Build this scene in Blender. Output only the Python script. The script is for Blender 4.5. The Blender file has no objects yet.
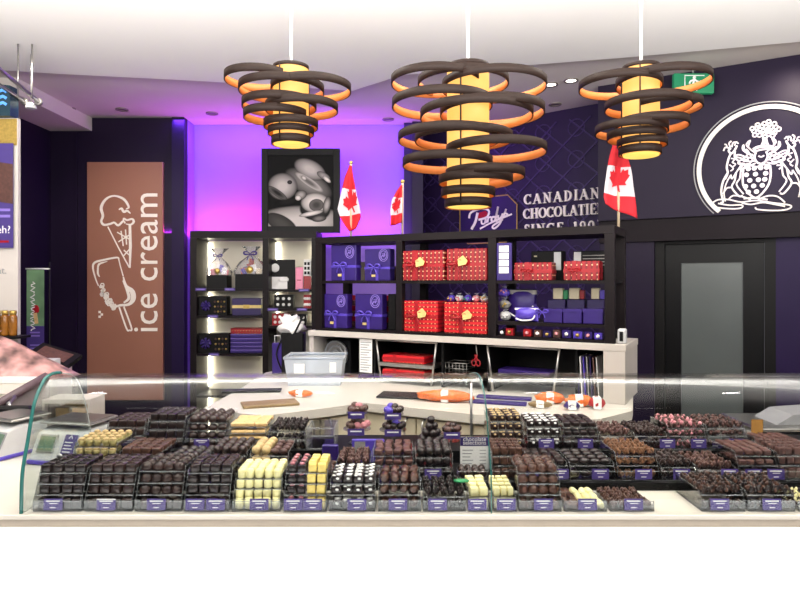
import bpy, bmesh, math, random
from mathutils import Matrix, Vector, noise
random.seed(7)
SC = bpy.context.scene
COL = SC.collection
PI = math.pi
H, F, CX, HY = 1.55, 620.0, 400.0, 282.0      # eye height, focal length in px, centre, horizon row

def C(r, g, b):
    f = lambda v: (v/255/12.92) if v/255 <= .04045 else ((v/255+.055)/1.055)**2.4
    return (f(r), f(g), f(b), 1)

# ---------------------------------------------------------------- camera, world, lights
cam_d = bpy.data.cameras.new('camera'); cam = bpy.data.objects.new('camera', cam_d); COL.objects.link(cam)
cam.location = (0, 0, H); cam.rotation_euler = (PI/2, 0, 0)
cam_d.sensor_width = 36; cam_d.lens = F*36/800; cam_d.shift_y = -(300-HY)/800*1.0; cam_d.clip_start = .02
cam_d.shift_y = -18/800
SC.camera = cam
SC.view_settings.view_transform = 'Standard'; SC.view_settings.look = 'None'
SC.view_settings.exposure = 0.45; SC.view_settings.gamma = 1.0
try: SC.view_settings.use_curve_mapping = False
except Exception: pass
w = bpy.data.worlds.new('world'); SC.world = w; w.use_nodes = True
w.node_tree.nodes['Background'].inputs[0].default_value = (.9, .88, 1, 1)
w.node_tree.nodes['Background'].inputs[1].default_value = .14

def area(name, loc, rot, sx, sy, energy, col=(1, 1, 1), spread=None):
    d = bpy.data.lights.new(name, 'AREA'); d.shape = 'RECTANGLE'; d.size = sx; d.size_y = sy
    d.energy = energy; d.color = col
    if spread: d.spread = spread
    o = bpy.data.objects.new(name, d); COL.objects.link(o); o.location = loc; o.rotation_euler = rot
    return o
def spot(name, loc, target, energy, col=(1, 1, 1), ang=60, blend=.6, r=.04):
    d = bpy.data.lights.new(name, 'SPOT'); d.energy = energy; d.color = col
    d.spot_size = math.radians(ang); d.spot_blend = blend; d.shadow_soft_size = r
    o = bpy.data.objects.new(name, d); COL.objects.link(o); o.location = loc
    o.rotation_euler = (Vector(target)-Vector(loc)).to_track_quat('-Z', 'Y').to_euler()
    return o
# mall ceiling panels over the customers, in front of the case
area('mall_ceiling_light', (0, -.6, 3.6), (math.radians(32), 0, 0), 5.0, 1.6, 120, (1, .95, .88))
area('counter_front_fill', (0, .55, .03), (math.radians(180-24), 0, 0), 5.5, 1.3, 74, (1, .99, .98))  # added fill at floor level, out of view, to whiten the counter front
# service area ceiling light over the worktop
area('service_ceiling_light', (.2, 3.2, 3.20), (0, 0, 0), 2.4, .4, 24, (1, .94, .84))
# added fill lights out of view, aimed up to whiten the near ceiling
area('ceiling_fill', (0, .9, 2.1), (PI-.45, 0, 0), 7, 1.6, 195, (1, .97, .93))
area('ceiling_fill_lamps', (0, 2.15, 2.66), (PI-.95, 0, 0), 6, .3, 78, (1, .97, .93))  # added fill for the ceiling around the ring lamps, no fixture
# fill spot for the brown panel; wall washers: door wall and crest
spot('panel_fill_spot', (-2.5, 4.2, 3.15), (-2.9, 6.5, 1.6), 75, (1, .9, .8), 62, .8)  # added spot without a fixture, brightens the brown panel
spot('crest_washer', (2.9, 3.9, 3.12), (2.75, 5.0, 2.5), 15, (1, .93, .86), 75, .9)
spot('crest_glare_spot', (2.88, 4.42, 3.13), (3.0, 4.79, 2.99), 11, (1, .84, .70), 70, 1)
spot('crest_purple_spot', (2.75, 3.7, 3.1), (2.86, 4.86, 2.5), 26, (.55, .2, 1), 34, 1)
spot('rack_washer', (.2, 3.3, 3.1), (.3, 4.0, 1.5), 7, (1, .93, .85), 80, .9)
# purple wash of the back wall, low and high strips
area('purple_wash_low', (-2.0, 6.62, 2.06), (math.radians(180-30), 0, 0), 1.5, .1, 19, (.75, .05, 1))
area('purple_wash_low_right', (-.45, 6.62, 2.06), (math.radians(180-30), 0, 0), 1.0, .1, 11, (.55, .10, 1))
area('purple_wash_high', (-1.15, 6.55, 3.26), (math.radians(24), 0, 0), 2.5, .1, 27, (.28, .07, 1))

# ---------------------------------------------------------------- materials
def mat(name, col, rough=.5, metal=0, spec=.5, var=.08, scale=30, emis=None, es=1, bump=0, bscale=80, coat=0):
    m = bpy.data.materials.new(name); m.use_nodes = True
    nt = m.node_tree; b = nt.nodes['Principled BSDF']
    b.inputs['Roughness'].default_value = rough; b.inputs['Metallic'].default_value = metal
    b.inputs['Specular IOR Level'].default_value = spec
    b.inputs['Base Color'].default_value = col
    if coat: b.inputs['Coat Weight'].default_value = coat
    if var:
        tc = nt.nodes.new('ShaderNodeTexCoord'); n = nt.nodes.new('ShaderNodeTexNoise'); n.inputs['Scale'].default_value = scale
        r = nt.nodes.new('ShaderNodeValToRGB')
        r.color_ramp.elements[0].position = .3; r.color_ramp.elements[1].position = .7
        r.color_ramp.elements[0].color = tuple(c*(1-var) for c in col[:3])+(1,)
        r.color_ramp.elements[1].color = tuple(min(1, c*(1+var)) for c in col[:3])+(1,)
        nt.links.new(tc.outputs['Object'], n.inputs['Vector']); nt.links.new(n.outputs['Fac'], r.inputs[0])
        nt.links.new(r.outputs[0], b.inputs['Base Color'])
    if bump:
        tc = nt.nodes.new('ShaderNodeTexCoord'); n = nt.nodes.new('ShaderNodeTexNoise'); n.inputs['Scale'].default_value = bscale
        bp = nt.nodes.new('ShaderNodeBump'); bp.inputs['Strength'].default_value = bump
        nt.links.new(tc.outputs['Object'], n.inputs['Vector']); nt.links.new(n.outputs['Fac'], bp.inputs['Height'])
        nt.links.new(bp.outputs[0], b.inputs['Normal'])
    if emis:
        b.inputs['Emission Color'].default_value = emis; b.inputs['Emission Strength'].default_value = es
    return m

def clear(name, tint=(1, 1, 1, 1), refl=1.0, rough=.0, milky=0.0, ior=1.45):
    m = bpy.data.materials.new(name); m.use_nodes = True; nt = m.node_tree
    for n in list(nt.nodes): nt.nodes.remove(n)
    out = nt.nodes.new('ShaderNodeOutputMaterial'); t = nt.nodes.new('ShaderNodeBsdfTransparent'); g = nt.nodes.new('ShaderNodeBsdfGlossy')
    fr = nt.nodes.new('ShaderNodeFresnel'); fr.inputs[0].default_value = ior; mx = nt.nodes.new('ShaderNodeMixShader')
    mu = nt.nodes.new('ShaderNodeMath'); mu.operation = 'MULTIPLY'; mu.inputs[1].default_value = refl
    t.inputs[0].default_value = tint; g.inputs['Roughness'].default_value = rough
    nt.links.new(fr.outputs[0], mu.inputs[0]); nt.links.new(mu.outputs[0], mx.inputs[0])
    nt.links.new(t.outputs[0], mx.inputs[1]); nt.links.new(g.outputs[0], mx.inputs[2])
    last = mx
    if milky:
        d = nt.nodes.new('ShaderNodeBsdfDiffuse'); d.inputs[0].default_value = (.9, .92, .93, 1)
        m2 = nt.nodes.new('ShaderNodeMixShader'); m2.inputs[0].default_value = milky
        nt.links.new(mx.outputs[0], m2.inputs[1]); nt.links.new(d.outputs[0], m2.inputs[2]); last = m2
    nt.links.new(last.outputs[0], out.inputs[0])
    return m

def wrap_mat(name, base, dark, dot, cell=.03, stripe=0):
    m = bpy.data.materials.new(name); m.use_nodes = True; nt = m.node_tree; L = nt.links.new
    b = nt.nodes['Principled BSDF']; b.inputs['Roughness'].default_value = .35
    tc = nt.nodes.new('ShaderNodeTexCoord'); sx = nt.nodes.new('ShaderNodeSeparateXYZ'); cb = nt.nodes.new('ShaderNodeCombineXYZ')
    L(tc.outputs['Object'], sx.inputs[0]); L(sx.outputs[0], cb.inputs[0]); L(sx.outputs[2], cb.inputs[1])
    v = nt.nodes.new('ShaderNodeTexVoronoi'); v.voronoi_dimensions = '2D'; v.inputs['Scale'].default_value = 1/cell; v.inputs['Randomness'].default_value = .15
    L(cb.outputs[0], v.inputs['Vector'])
    wv = nt.nodes.new('ShaderNodeTexWave'); wv.bands_direction = 'Y' if stripe else 'X'; wv.inputs['Scale'].default_value = .314/cell*1.0
    L(cb.outputs[0], wv.inputs['Vector'])
    r1 = nt.nodes.new('ShaderNodeValToRGB'); r1.color_ramp.elements[0].color = dark; r1.color_ramp.elements[1].color = base
    r1.color_ramp.elements[0].position = .2; r1.color_ramp.elements[1].position = .5
    L(wv.outputs['Fac'], r1.inputs[0])
    lt = nt.nodes.new('ShaderNodeMath'); lt.operation = 'LESS_THAN'; lt.inputs[1].default_value = .15
    L(v.outputs['Distance'], lt.inputs[0])
    mx = nt.nodes.new('ShaderNodeMix'); mx.data_type = 'RGBA'
    L(lt.outputs[0], mx.inputs[0]); L(r1.outputs[0], mx.inputs[6]); mx.inputs[7].default_value = dot
    L(mx.outputs[2], b.inputs['Base Color'])
    return m

M = dict(
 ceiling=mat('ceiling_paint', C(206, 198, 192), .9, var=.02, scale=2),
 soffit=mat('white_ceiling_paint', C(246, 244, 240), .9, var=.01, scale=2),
 darkwall=mat('dark_purple_laminate', C(27, 16, 41), .5, spec=.22, var=.06, scale=3),
 violet=mat('violet_wall_paint', C(34, 20, 60), .5, spec=.2, var=.05, scale=3),
 quilt=mat('quilted_purple_wall', C(38, 24, 62), .45, spec=.3, var=.06, scale=4),
 quiltline=mat('quilt_ridge', C(60, 42, 96), .3, var=.03),
 purplewall=mat('light_wall_paint', C(134, 108, 178), .9, var=.02, scale=2),
 floor=mat('floor_tile', C(120, 112, 104), .3, var=.06, scale=3),
 black=mat('black_paint', C(14, 13, 14), .5, spec=.2, var=.1),
 blackgloss=mat('black_gloss_door', C(9, 9, 11), .4, spec=.22, var=.06, scale=3),
 header=mat('dark_header', C(20, 11, 18), .5, spec=.15, var=.1, scale=4),
 frost=mat('frosted_glass', C(86, 92, 91), .3, var=.06, scale=2.5),
 copper=mat('brown_panel_board', C(150, 102, 84), .42, var=.03, scale=2),
 white=mat('white_lettering', C(240, 232, 222), .6, var=.02),
 whiteframe=mat('white_laminate', C(226, 220, 208), .4, var=.02, scale=5),
 worktop=mat('service_worktop_laminate', C(208, 202, 192), .35, var=.02, scale=8),
 hutch=mat('hutch_laminate', C(196, 188, 180), .4, var=.02, scale=5),
 counter=mat('cream_worktop', C(212, 205, 192), .3, var=.02, scale=8),
 front=mat('white_counter_front', C(252, 252, 250), .45, var=.005, scale=3),
 taupe=mat('taupe_trim', C(176, 164, 148), .5, var=.03),
 beige=mat('beige_cabinet', C(196, 186, 162), .5, var=.03, scale=6),
 rack=mat('dark_wood_rack', C(24, 18, 20), .45, spec=.15, var=.12, scale=14),
 shelfback=mat('pale_shelf_back', C(222, 216, 202), .7, var=.03, scale=4),
 led=mat('led_strip', (1, .95, .8, 1), .5, var=0, emis=(1, .93, .72, 1), es=17),
 purple=mat('purple_box_paper', C(44, 21, 104), .4, var=.08, scale=12),
 purpledark=mat('deep_purple_card', C(38, 20, 80), .4, var=.06),
 ribbon=mat('lilac_satin_ribbon', C(86, 66, 180), .3, var=.06),
 darkribbon=mat('deep_purple_ribbon', C(50, 28, 120), .3, var=.06),
 gold=mat('gold_foil', C(200, 168, 90), .3, metal=.6, var=.15, scale=60),
 cardgold=mat('gold_tag', C(214, 190, 120), .5, var=.05),
 seal=mat('pale_lilac_print', C(138, 116, 200), .5, var=0),
 red=wrap_mat('red_gift_wrap', C(158, 16, 28), C(112, 9, 18), C(240, 190, 140), .028),
 redh=wrap_mat('red_gift_wrap_rows', C(214, 32, 40), C(150, 18, 28), C(236, 180, 120), .026, 1),
 redplain=mat('red_satin', C(160, 14, 26), .35, var=.08),
 cream=mat('cream_card', C(236, 222, 186), .6, var=.03),
 paper=mat('white_paper', C(238, 236, 234), .7, var=.02),
 pricecard=mat('purple_price_card', C(72, 56, 126), .4, var=.04),
 pink=mat('pink_card', C(240, 150, 180), .6, var=.04),
 grey=mat('grey_plastic', C(150, 150, 152), .4, var=.03),
 lgrey=mat('light_grey_plastic', C(206, 206, 206), .35, var=.02),
 steel=mat('brushed_steel', C(170, 168, 165), .28, metal=.9, var=.05),
 greymauve=mat('grey_mauve_panel', C(136, 126, 128), .4, var=.04),
 lcd=mat('green_lcd', C(100, 122, 104), .3, var=.3, scale=18, emis=C(60, 110, 80), es=.12),
 tub=clear('clear_blue_tub', (.62, .74, .88, 1), 1.0, .1, .35),
 rbrown=mat('lamp_ring_outer', C(30, 19, 15), .55, spec=.15, var=.12, scale=20),
 rinner=mat('lamp_ring_veneer', C(196, 112, 50), .55, var=.06, scale=20),
 amber=mat('glowing_amber_shade', C(120, 80, 40), .6, var=0, emis=(1, .49, .10, 1), es=.84),
 amberhot=mat('glowing_amber_bottom', C(140, 110, 50), .6, var=0, emis=(1, .66, .13, 1), es=.85),
 flagred=mat('flag_red', C(188, 20, 36), .8, var=.04),
 flagwhite=mat('flag_white', C(196, 188, 194), .8, var=.03),
 pole=mat('pale_wood_pole', C(200, 180, 150), .5, var=.05),
 green=mat('exit_sign_green', C(24, 110, 74), .4, var=.04, emis=C(20, 120, 80), es=.35),
 teal=mat('teal_sign', C(20, 52, 66), .4, var=.04),
 bluelit=mat('lit_blue_symbol', C(80, 140, 210), .4, var=0, emis=C(80, 140, 220), es=.7),
 downlit=mat('lit_downlight', (1, .95, .85, 1), .5, var=0, emis=(1, .95, .86, 1), es=6),
 downhot=mat('bright_downlight', (1, .97, .92, 1), .5, var=0, emis=(1, .97, .92, 1), es=70),
 downrim=mat('downlight_rim', C(130, 120, 116), .5, metal=.3, var=.03),
 downoff=mat('dim_downlight', C(92, 80, 76), .4, var=.03),
 wood=mat('wooden_board', C(136, 112, 74), .5, var=.15, scale=25),
 orange=mat('orange_wrapper', C(222, 110, 40), .35, var=.2, scale=40),
 teali=mat('glass_edge', C(48, 108, 102), .1, var=0),
 glass=clear('case_glass', (.985, .995, .99, 1), .3, 0, 0, 1.4),
 endglass=clear('end_panel_glass', (.93, .97, .96, 1), .35, 0, 0, 1.4),
 acrylic=clear('tray_acrylic', (.97, .975, .975, 1), .6, .03, .0),
 acryledge=clear('tray_acrylic_edge', (.96, .97, .97, 1), .8, .1, .2),
 cello=clear('cellophane', (.95, .93, .98, 1), 1.6, .12, .14),
 jarbrown=mat('amber_jar_glass', C(150, 96, 36), .15, var=.35, scale=12),
 pinkmarble=mat('pink_marbled_wrap', C(176, 132, 128), .3, var=.75, scale=11, bump=.5, bscale=18),
 mauve=mat('mauve_rail', C(96, 78, 84), .4, var=.05),
 dark=mat('dark_chocolate', C(50, 32, 28), .32, var=.2, scale=60),
 milk=mat('milk_chocolate', C(80, 50, 38), .35, var=.18, scale=60),
 rosy=mat('reddish_milk_chocolate', C(88, 58, 52), .4, var=.22, scale=50),
 black_ch=mat('very_dark_chocolate', C(38, 26, 25), .3, var=.2, scale=60),
 whitech=mat('ivory_white_chocolate', C(240, 232, 172), .4, var=.04, scale=40),
 yellowch=mat('yellow_white_chocolate', C(240, 214, 120), .4, var=.06, scale=40),
 pinkch=mat('pink_chocolate', C(214, 140, 148), .4, var=.15, scale=60),
 tan=mat('tan_fudge', C(214, 178, 122), .55, var=.16, scale=50),
 nut=mat('chopped_nut', C(196, 168, 118), .5, var=.25, scale=80),
 sugary=mat('toffee_crumb_chocolate', C(118, 78, 50), .6, var=.4, scale=70),
 goldcup=mat('pale_gold_cup', C(172, 158, 104), .35, metal=.3, var=.35, scale=50),
 leafgreen=mat('green_foil', C(40, 150, 90), .35, var=.2),
 skin=mat('card_photo_grey', C(150, 146, 142), .6, var=.3, scale=9),
 cardboard=mat('cardboard_tan', C(176, 128, 60), .7, var=.06),
)

# ---------------------------------------------------------------- builders
WM = {}
def mtx(loc=(0, 0, 0), rz=0, rx=0, ry=0):
    return Matrix.Translation(loc) @ Matrix.Rotation(rz, 4, 'Z') @ Matrix.Rotation(ry, 4, 'Y') @ Matrix.Rotation(rx, 4, 'X')
def tag(o, label=None, cat=None, group=None, kind=None):
    if label: o['label'] = label
    if cat: o['category'] = cat
    if group: o['group'] = group
    if kind: o['kind'] = kind
    return o
def thing(name, label, cat, loc=(0, 0, 0), rz=0, group=None):
    o = bpy.data.objects.new(name, None); COL.objects.link(o); o.empty_display_size = .05
    o.location = loc; o.rotation_euler = (0, 0, rz)
    return tag(o, label, cat, group)
def copy_tree(o, parent=None):
    c = o.copy(); COL.objects.link(c)
    if parent: c.parent = parent
    for ch in o.children: copy_tree(ch, c)
    return c

class MB:
    def __init__(s): s.bm = bmesh.new(); s.mi = 0
    def _tag(s, faces, smooth=False):
        for f in faces: f.material_index = s.mi; f.smooth = smooth
    def box(s, x0, x1, y0, y1, z0, z1, bev=0, m=None, seg=1):
        t = bmesh.new(); bmesh.ops.create_cube(t, size=1)
        for v in t.verts:
            v.co = Vector((x0+(v.co.x+.5)*(x1-x0), y0+(v.co.y+.5)*(y1-y0), z0+(v.co.z+.5)*(z1-z0)))
        if bev: bmesh.ops.bevel(t, geom=list(t.edges), offset=bev, segments=seg, affect='EDGES', profile=.5)
        return s.merge(t, m, bev > 0 and seg > 1)
    def merge(s, t, m=None, smooth=False):
        if m is not None: t.transform(m)
        d = {}
        for v in t.verts: d[v.index if v.index >= 0 else id(v)] = None
        t.verts.index_update()
        nv = [s.bm.verts.new(v.co) for v in t.verts]
        for f in t.faces:
            try:
                nf = s.bm.faces.new([nv[v.index] for v in f.verts]); nf.material_index = s.mi; nf.smooth = smooth or f.smooth
            except ValueError: pass
        t.free(); return s
    def poly(s, pts, off=None, m=None):      # pts 3D; off: extrusion vector
        t = bmesh.new(); a = [t.verts.new(p) for p in pts]
        t.faces.new(a)
        if off is not None:
            b = [t.verts.new(Vector(p)+Vector(off)) for p in pts]
            t.faces.new(b[::-1]); n = len(a)
            for i in range(n): t.faces.new([a[i], b[i], b[(i+1) % n], a[(i+1) % n]][::-1])
            bmesh.ops.recalc_face_normals(t, faces=list(t.faces))
        return s.merge(t, m)
    def lathe(s, prof, n=16, m=None, sx=1, sy=1, cap=True):
        t = bmesh.new(); rings = []
        for r, z in prof:
            rings.append([t.verts.new((r*sx*math.cos(2*PI*i/n), r*sy*math.sin(2*PI*i/n), z)) for i in range(n)])
        for a, b in zip(rings, rings[1:]):
            for i in range(n):
                f = t.faces.new([a[i], a[(i+1) % n], b[(i+1) % n], b[i]]); f.smooth = True
        if cap:
            t.faces.new(rings[0][::-1]); t.faces.new(rings[-1])
        return s.merge(t, m)
    def tube(s, pts, r, n=6, m=None, closed=False):
        t = bmesh.new(); pts = [Vector(p) for p in pts]; rings = []; N = len(pts)
        for i, p in enumerate(pts):
            a = pts[(i-1) % N] if (closed or i > 0) else p; b = pts[(i+1) % N] if (closed or i < N-1) else p
            d = (b-a).normalized() if (b-a).length > 0 else Vector((0, 0, 1))
            q = d.to_track_quat('Z', 'Y') if abs(d.y) < .9 else d.to_track_quat('Z', 'X')
            rr = r[i] if isinstance(r, (list, tuple)) else r
            rings.append([t.verts.new(p + q @ Vector((rr*math.cos(2*PI*k/n), rr*math.sin(2*PI*k/n), 0))) for k in range(n)])
        R = list(zip(rings, rings[1:])) + ([(rings[-1], rings[0])] if closed else [])
        for a, b in R:
            for i in range(n):
                f = t.faces.new([a[i], a[(i+1) % n], b[(i+1) % n], b[i]]); f.smooth = True
        if not closed: t.faces.new(rings[0][::-1]); t.faces.new(rings[-1])
        return s.merge(t, m)
    def band(s, c, r, h, th, n=48, mo=0, mi=1):        # ring shade: outer and inner faces differ
        t = bmesh.new(); V = lambda rr, z: [t.verts.new((c[0]+rr*math.cos(2*PI*i/n), c[1]+rr*math.sin(2*PI*i/n), c[2]+z)) for i in range(n)]
        o0, o1, i0, i1 = V(r, 0), V(r, h), V(r-th, 0), V(r-th, h)
        out = []
        for a, b, mm in ((o0, o1, mo), (i1, i0, mi), (i0, o0, mo), (o1, i1, mo)):
            for k in range(n):
                f = t.faces.new([a[k], a[(k+1) % n], b[(k+1) % n], b[k]]); f.smooth = mm == mi or a is o0
                out.append((f, mm))
        t.verts.index_update(); nv = [s.bm.verts.new(v.co) for v in t.verts]
        for f, mm in out:
            nf = s.bm.faces.new([nv[v.index] for v in f.verts]); nf.material_index = mm; nf.smooth = f.smooth
        t.free(); return s
    def ribbon(s, pts, wd, th=.004, m=None, axis='y'):    # flat stroke in xz-plane, thickness th toward -y
        s.nr = getattr(s, 'nr', 0)+1; th += (s.nr*5 % 11)*.00022*(1 if th > .003 else .3)
        pts = [Vector((p[0], 0, p[1])) for p in pts]; N = len(pts)
        t = bmesh.new(); L, R = [], []
        for i, p in enumerate(pts):
            a = pts[max(i-1, 0)]; b = pts[min(i+1, N-1)]; d = (b-a)
            if d.length == 0: d = Vector((1, 0, 0))
            d.normalize(); nrm = Vector((-d.z, 0, d.x)); ww = wd[i] if isinstance(wd, (list, tuple)) else wd
            L.append(p+nrm*ww/2); R.append(p-nrm*ww/2)
        lf = [t.verts.new(v+Vector((0, -th, 0))) for v in L]; rf = [t.verts.new(v+Vector((0, -th, 0))) for v in R]
        lb = [t.verts.new(v) for v in L]; rb = [t.verts.new(v) for v in R]
        for i in range(N-1):
            t.faces.new([lf[i], rf[i], rf[i+1], lf[i+1]]); t.faces.new([lb[i], lb[i+1], rb[i+1], rb[i]])
            t.faces.new([lf[i], lf[i+1], lb[i+1], lb[i]]); t.faces.new([rf[i+1], rf[i], rb[i], rb[i+1]])
        return s.merge(t, m)
    def ball(s, c, r, sub=2, sc=(1, 1, 1), jit=0, seed=0):
        t = bmesh.new(); bmesh.ops.create_icosphere(t, subdivisions=sub, radius=1)
        for v in t.verts:
            k = 1+jit*noise.noise(v.co*2.1+Vector((seed*3.7, seed, 0)))
            v.co = Vector((c[0]+v.co.x*r*sc[0]*k, c[1]+v.co.y*r*sc[1]*k, c[2]+v.co.z*r*sc[2]*k))
        for f in t.faces: f.smooth = True
        return s.merge(t)
    def build(s, name, mats, parent=None, loc=None, rz=None):
        me = bpy.data.meshes.new(name); s.bm.normal_update(); s.bm.to_mesh(me); s.bm.free()
        for mm in (mats if isinstance(mats, (list, tuple)) else [mats]): me.materials.append(mm)
        o = bpy.data.objects.new(name, me); COL.objects.link(o)
        if parent: o.parent = parent
        if loc is not None: o.location = loc
        if rz is not None: o.rotation_euler = (0, 0, rz)
        return o
def bx(name, m, x0, x1, y0, y1, z0, z1, parent=None, bev=0, **k):
    return MB().box(x0, x1, y0, y1, z0, z1, bev).build(name, m, parent, **k)
def struct(o): o['kind'] = 'structure'; return o
def spline(p, n=6):
    out = []
    for i in range(len(p)-1):
        a = p[max(i-1, 0)]; b = p[i]; c = p[i+1]; d = p[min(i+2, len(p)-1)]
        for k in range(n):
            t = k/n
            out.append(tuple(.5*((2*b[j])+(-a[j]+c[j])*t+(2*a[j]-5*b[j]+4*c[j]-d[j])*t*t+(-a[j]+3*b[j]-3*c[j]+d[j])*t**3) for j in range(len(b))))
    out.append(tuple(p[-1])); return out
def text_mesh(s, size, name, m, parent, loc, rot=(PI/2, 0, 0), ext=.004, align='LEFT', bold=0, xs=1):
    cu = bpy.data.curves.new(name, 'FONT'); cu.body = s; cu.size = size; cu.extrude = ext; cu.align_x = align; cu.offset = bold; cu.resolution_u = 3
    t = bpy.data.objects.new(name, cu); COL.objects.link(t)
    bpy.context.view_layer.update()
    me = bpy.data.meshes.new_from_object(t.evaluated_get(bpy.context.evaluated_depsgraph_get()))
    me.materials.clear(); me.materials.append(m); bpy.data.objects.remove(t)
    o = bpy.data.objects.new(name, me); COL.objects.link(o)
    if parent: o.parent = parent
    o.location = loc; o.rotation_euler = rot; o.scale = (xs, 1, 1)
    return o

class Fr:     # a vertical plane in the room: Y = a + b X
    def __init__(s, a, b):
        s.a, s.b = a, b; s.L = math.sqrt(1+b*b); s.th = math.atan(b)
        s.xd = Vector((1/s.L, b/s.L)); s.yd = Vector((-b/s.L, 1/s.L))
    def at(s, px, d=0):
        k = (px-CX)/F; Y = (s.a+d*s.L)/(1-s.b*k); X = k*Y; v = Vector((X, Y-s.a))
        return v.dot(s.xd), Y
    def z(s, px, py, d=0): return H+(HY-py)/F*s.at(px, d)[1]
    def w(s, sv, d, z=0):
        p = Vector((0, s.a))+s.xd*sv+s.yd*d; return (p.x, p.y, z)
    def thing(s, name, label, cat, px, z, d=0, group=None):
        return thing(name, label, cat, s.w(s.at(px, d)[0], d, z), s.th, group)
    def root(s, name, label, cat, group=None): return thing(name, label, cat, (0, s.a, 0), s.th, group)

KS = .71                 # the rack and its white counter form a hutch standing on the worktop
zs = lambda z: H+(z-H)*KS
RK = Fr(5.553*KS, -.55)     # rear open rack and white counter
W1 = Fr(7.62, -.8)       # quilted wall
W2 = Fr(6.6, -.6)        # door wall
LU = Fr(6.0, 0)          # lit shelving
CZ = 3.3
X = lambda px, Y: (px-CX)*Y/F
Z = lambda py, Y: H+(HY-py)*Y/F

# ---------------------------------------------------------------- room
struct(bx('floor', M['floor'], -5, 6, -3, 9.5, -.1, 0))
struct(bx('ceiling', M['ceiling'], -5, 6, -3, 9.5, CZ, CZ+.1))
def plan(name, m, pts, z0, z1, parent=None):
    return MB().poly([(x, y, z0) for x, y in pts], (0, 0, z1-z0)).build(name, m, parent)
# lower white ceiling field over the customers' side; its edge runs across the photo's top
cz = 3.24
def cpt(px, py): Y = (cz-H)*F/(HY-py); return (X(px, Y), Y)
struct(plan('trim_1', M['soffit'], [(-4.9, 4.6), cpt(62, 74), cpt(200, 81), cpt(352, 91), cpt(402, 75), cpt(620, 58), (4.5, 3.9), (4.5, -2.5), (-4.9, -2.5)], cz, CZ-.002))
# left bulkhead
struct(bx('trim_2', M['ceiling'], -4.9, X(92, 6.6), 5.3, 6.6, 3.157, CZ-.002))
struct(bx('wall_left', M['darkwall'], -3.95, -3.72, 4.6, 6.6, 0, 3.155))
xr = X(185, 6.6)
struct(bx('wall_back', M['darkwall'], -4.9, xr, 6.6, 6.68, 0, CZ-.003))
struct(bx('trim_3', M['violet'], X(172, 6.58), xr, 6.57, 6.598, 0, CZ-.004))
struct(bx('trim_4', M['darkwall'], X(75, 6.58), X(77, 6.58), 6.58, 6.598, 0, 3.15))
struct(bx('wall_recess_side', M['purplewall'], xr-.05, xr, 6.682, 6.9, 0, CZ-.003))
struct(bx('wall_recess', M['purplewall'], xr-.06, X(412, 6.9), 6.9, 6.98, 0, CZ-.003))
struct(bx('trim_5', M['violet'], X(404, 6.85), X(412, 6.85), 6.8, 6.898, 0, CZ-.004))
struct(bx('wall_pier', M['darkwall'], X(412, 6.75), X(423, 6.75), 6.75, 7.6, 0, CZ-.003))
# quilted wall
s0, s1 = W1.at(415)[0], W1.at(660)[0]
o = struct(MB().box(s0, s1, 0, .08, 0, CZ-.003).build('wall_quilted', M['quilt'], None, loc=(0, W1.a, 0), rz=W1.th))
q = MB(); st = .36
for k in range(-12, 14):
    for sg in (1, -1):
        pts = [(s0+.05+k*st+ (t*2.6 if sg > 0 else 2.6-t*2.6), 1.0+t*2.28) for t in (i/24 for i in range(25))]
        pts = [p for p in pts if s0+.02 < p[0] < s1-.02 and p[1] < 3.28]
        if len(pts) > 1: q.ribbon(pts, .014, .012)
for i in range(9):
    for j in range(7):
        c = (s0+.23+i*st, 1.2+j*.316)
        if s0+.12 < c[0] < s1-.12 and c[1] < 3.15:
            q.ribbon([(c[0]+.085*math.cos(a*PI/8), c[1]+.085*math.sin(a*PI/8)) for a in range(17)], .010, .008)
struct(q.build('trim_6', M['quiltline'], None, loc=(0, W1.a, 0), rz=W1.th))
# door wall (nearer than the quilted wall)
def w2box(name, m, a, b, d0, d1, z0, z1): return struct(MB().box(a, b, d0, d1, z0, z1).build(name, m, None, loc=(0, W2.a, 0), rz=W2.th))
sl, sr = W2.at(598)[0], W2.at(1010)[0]
zh = W2.z(700, 216); dz = W2.z(700, 239.5)
dl, dr = W2.at(653)[0], W2.at(776)[0]
w2box('wall_right', M['darkwall'], sl, sr, 0, .12, zh, CZ-.003)
w2box('trim_7', M['header'], sl+.001, sr, .03, .14, dz, zh-.001)
w2box('wall_right_of_door', M['violet'], dr, sr, .1, .2, 0, dz-.001)
w2box('wall_left_of_door', M['darkwall'], sl+.001, dl, .06, .2, 0, dz-.001)
def door():
    r = bpy.data.objects.new('door_1', None); COL.objects.link(r); r.location = (0, W2.a, 0); r.rotation_euler = (0, 0, W2.th); r['kind'] = 'structure'
    ga, gb = W2.at(681, .13)[0], W2.at(743, .13)[0]; gt = W2.z(712, 262.5, .13); g0 = .35
    f = MB(); e = .002
    f.box(dl+.08, ga, .13, .18, 0, dz-.03); f.box(gb, dr-.08, .13, .18, 0, dz-.03)
    f.box(ga, gb, .13, .18, gt, dz-.03); f.box(ga, gb, .13, .18, 0, g0)
    f.build('door_leaf', M['blackgloss'], r)
    bx('door_pane', M['frost'], ga+e, gb-e, .145, .16, g0, gt, r)
    fr = MB(); fr.box(dl, dl+.078, .1, .2, 0, dz-.002); fr.box(dr-.078, dr, .1, .2, 0, dz-.002); fr.box(dl+.078, dr-.078, .1, .2, dz-.028, dz-.002)
    fr.build('door_frame', M['black'], r)
door()

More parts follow.
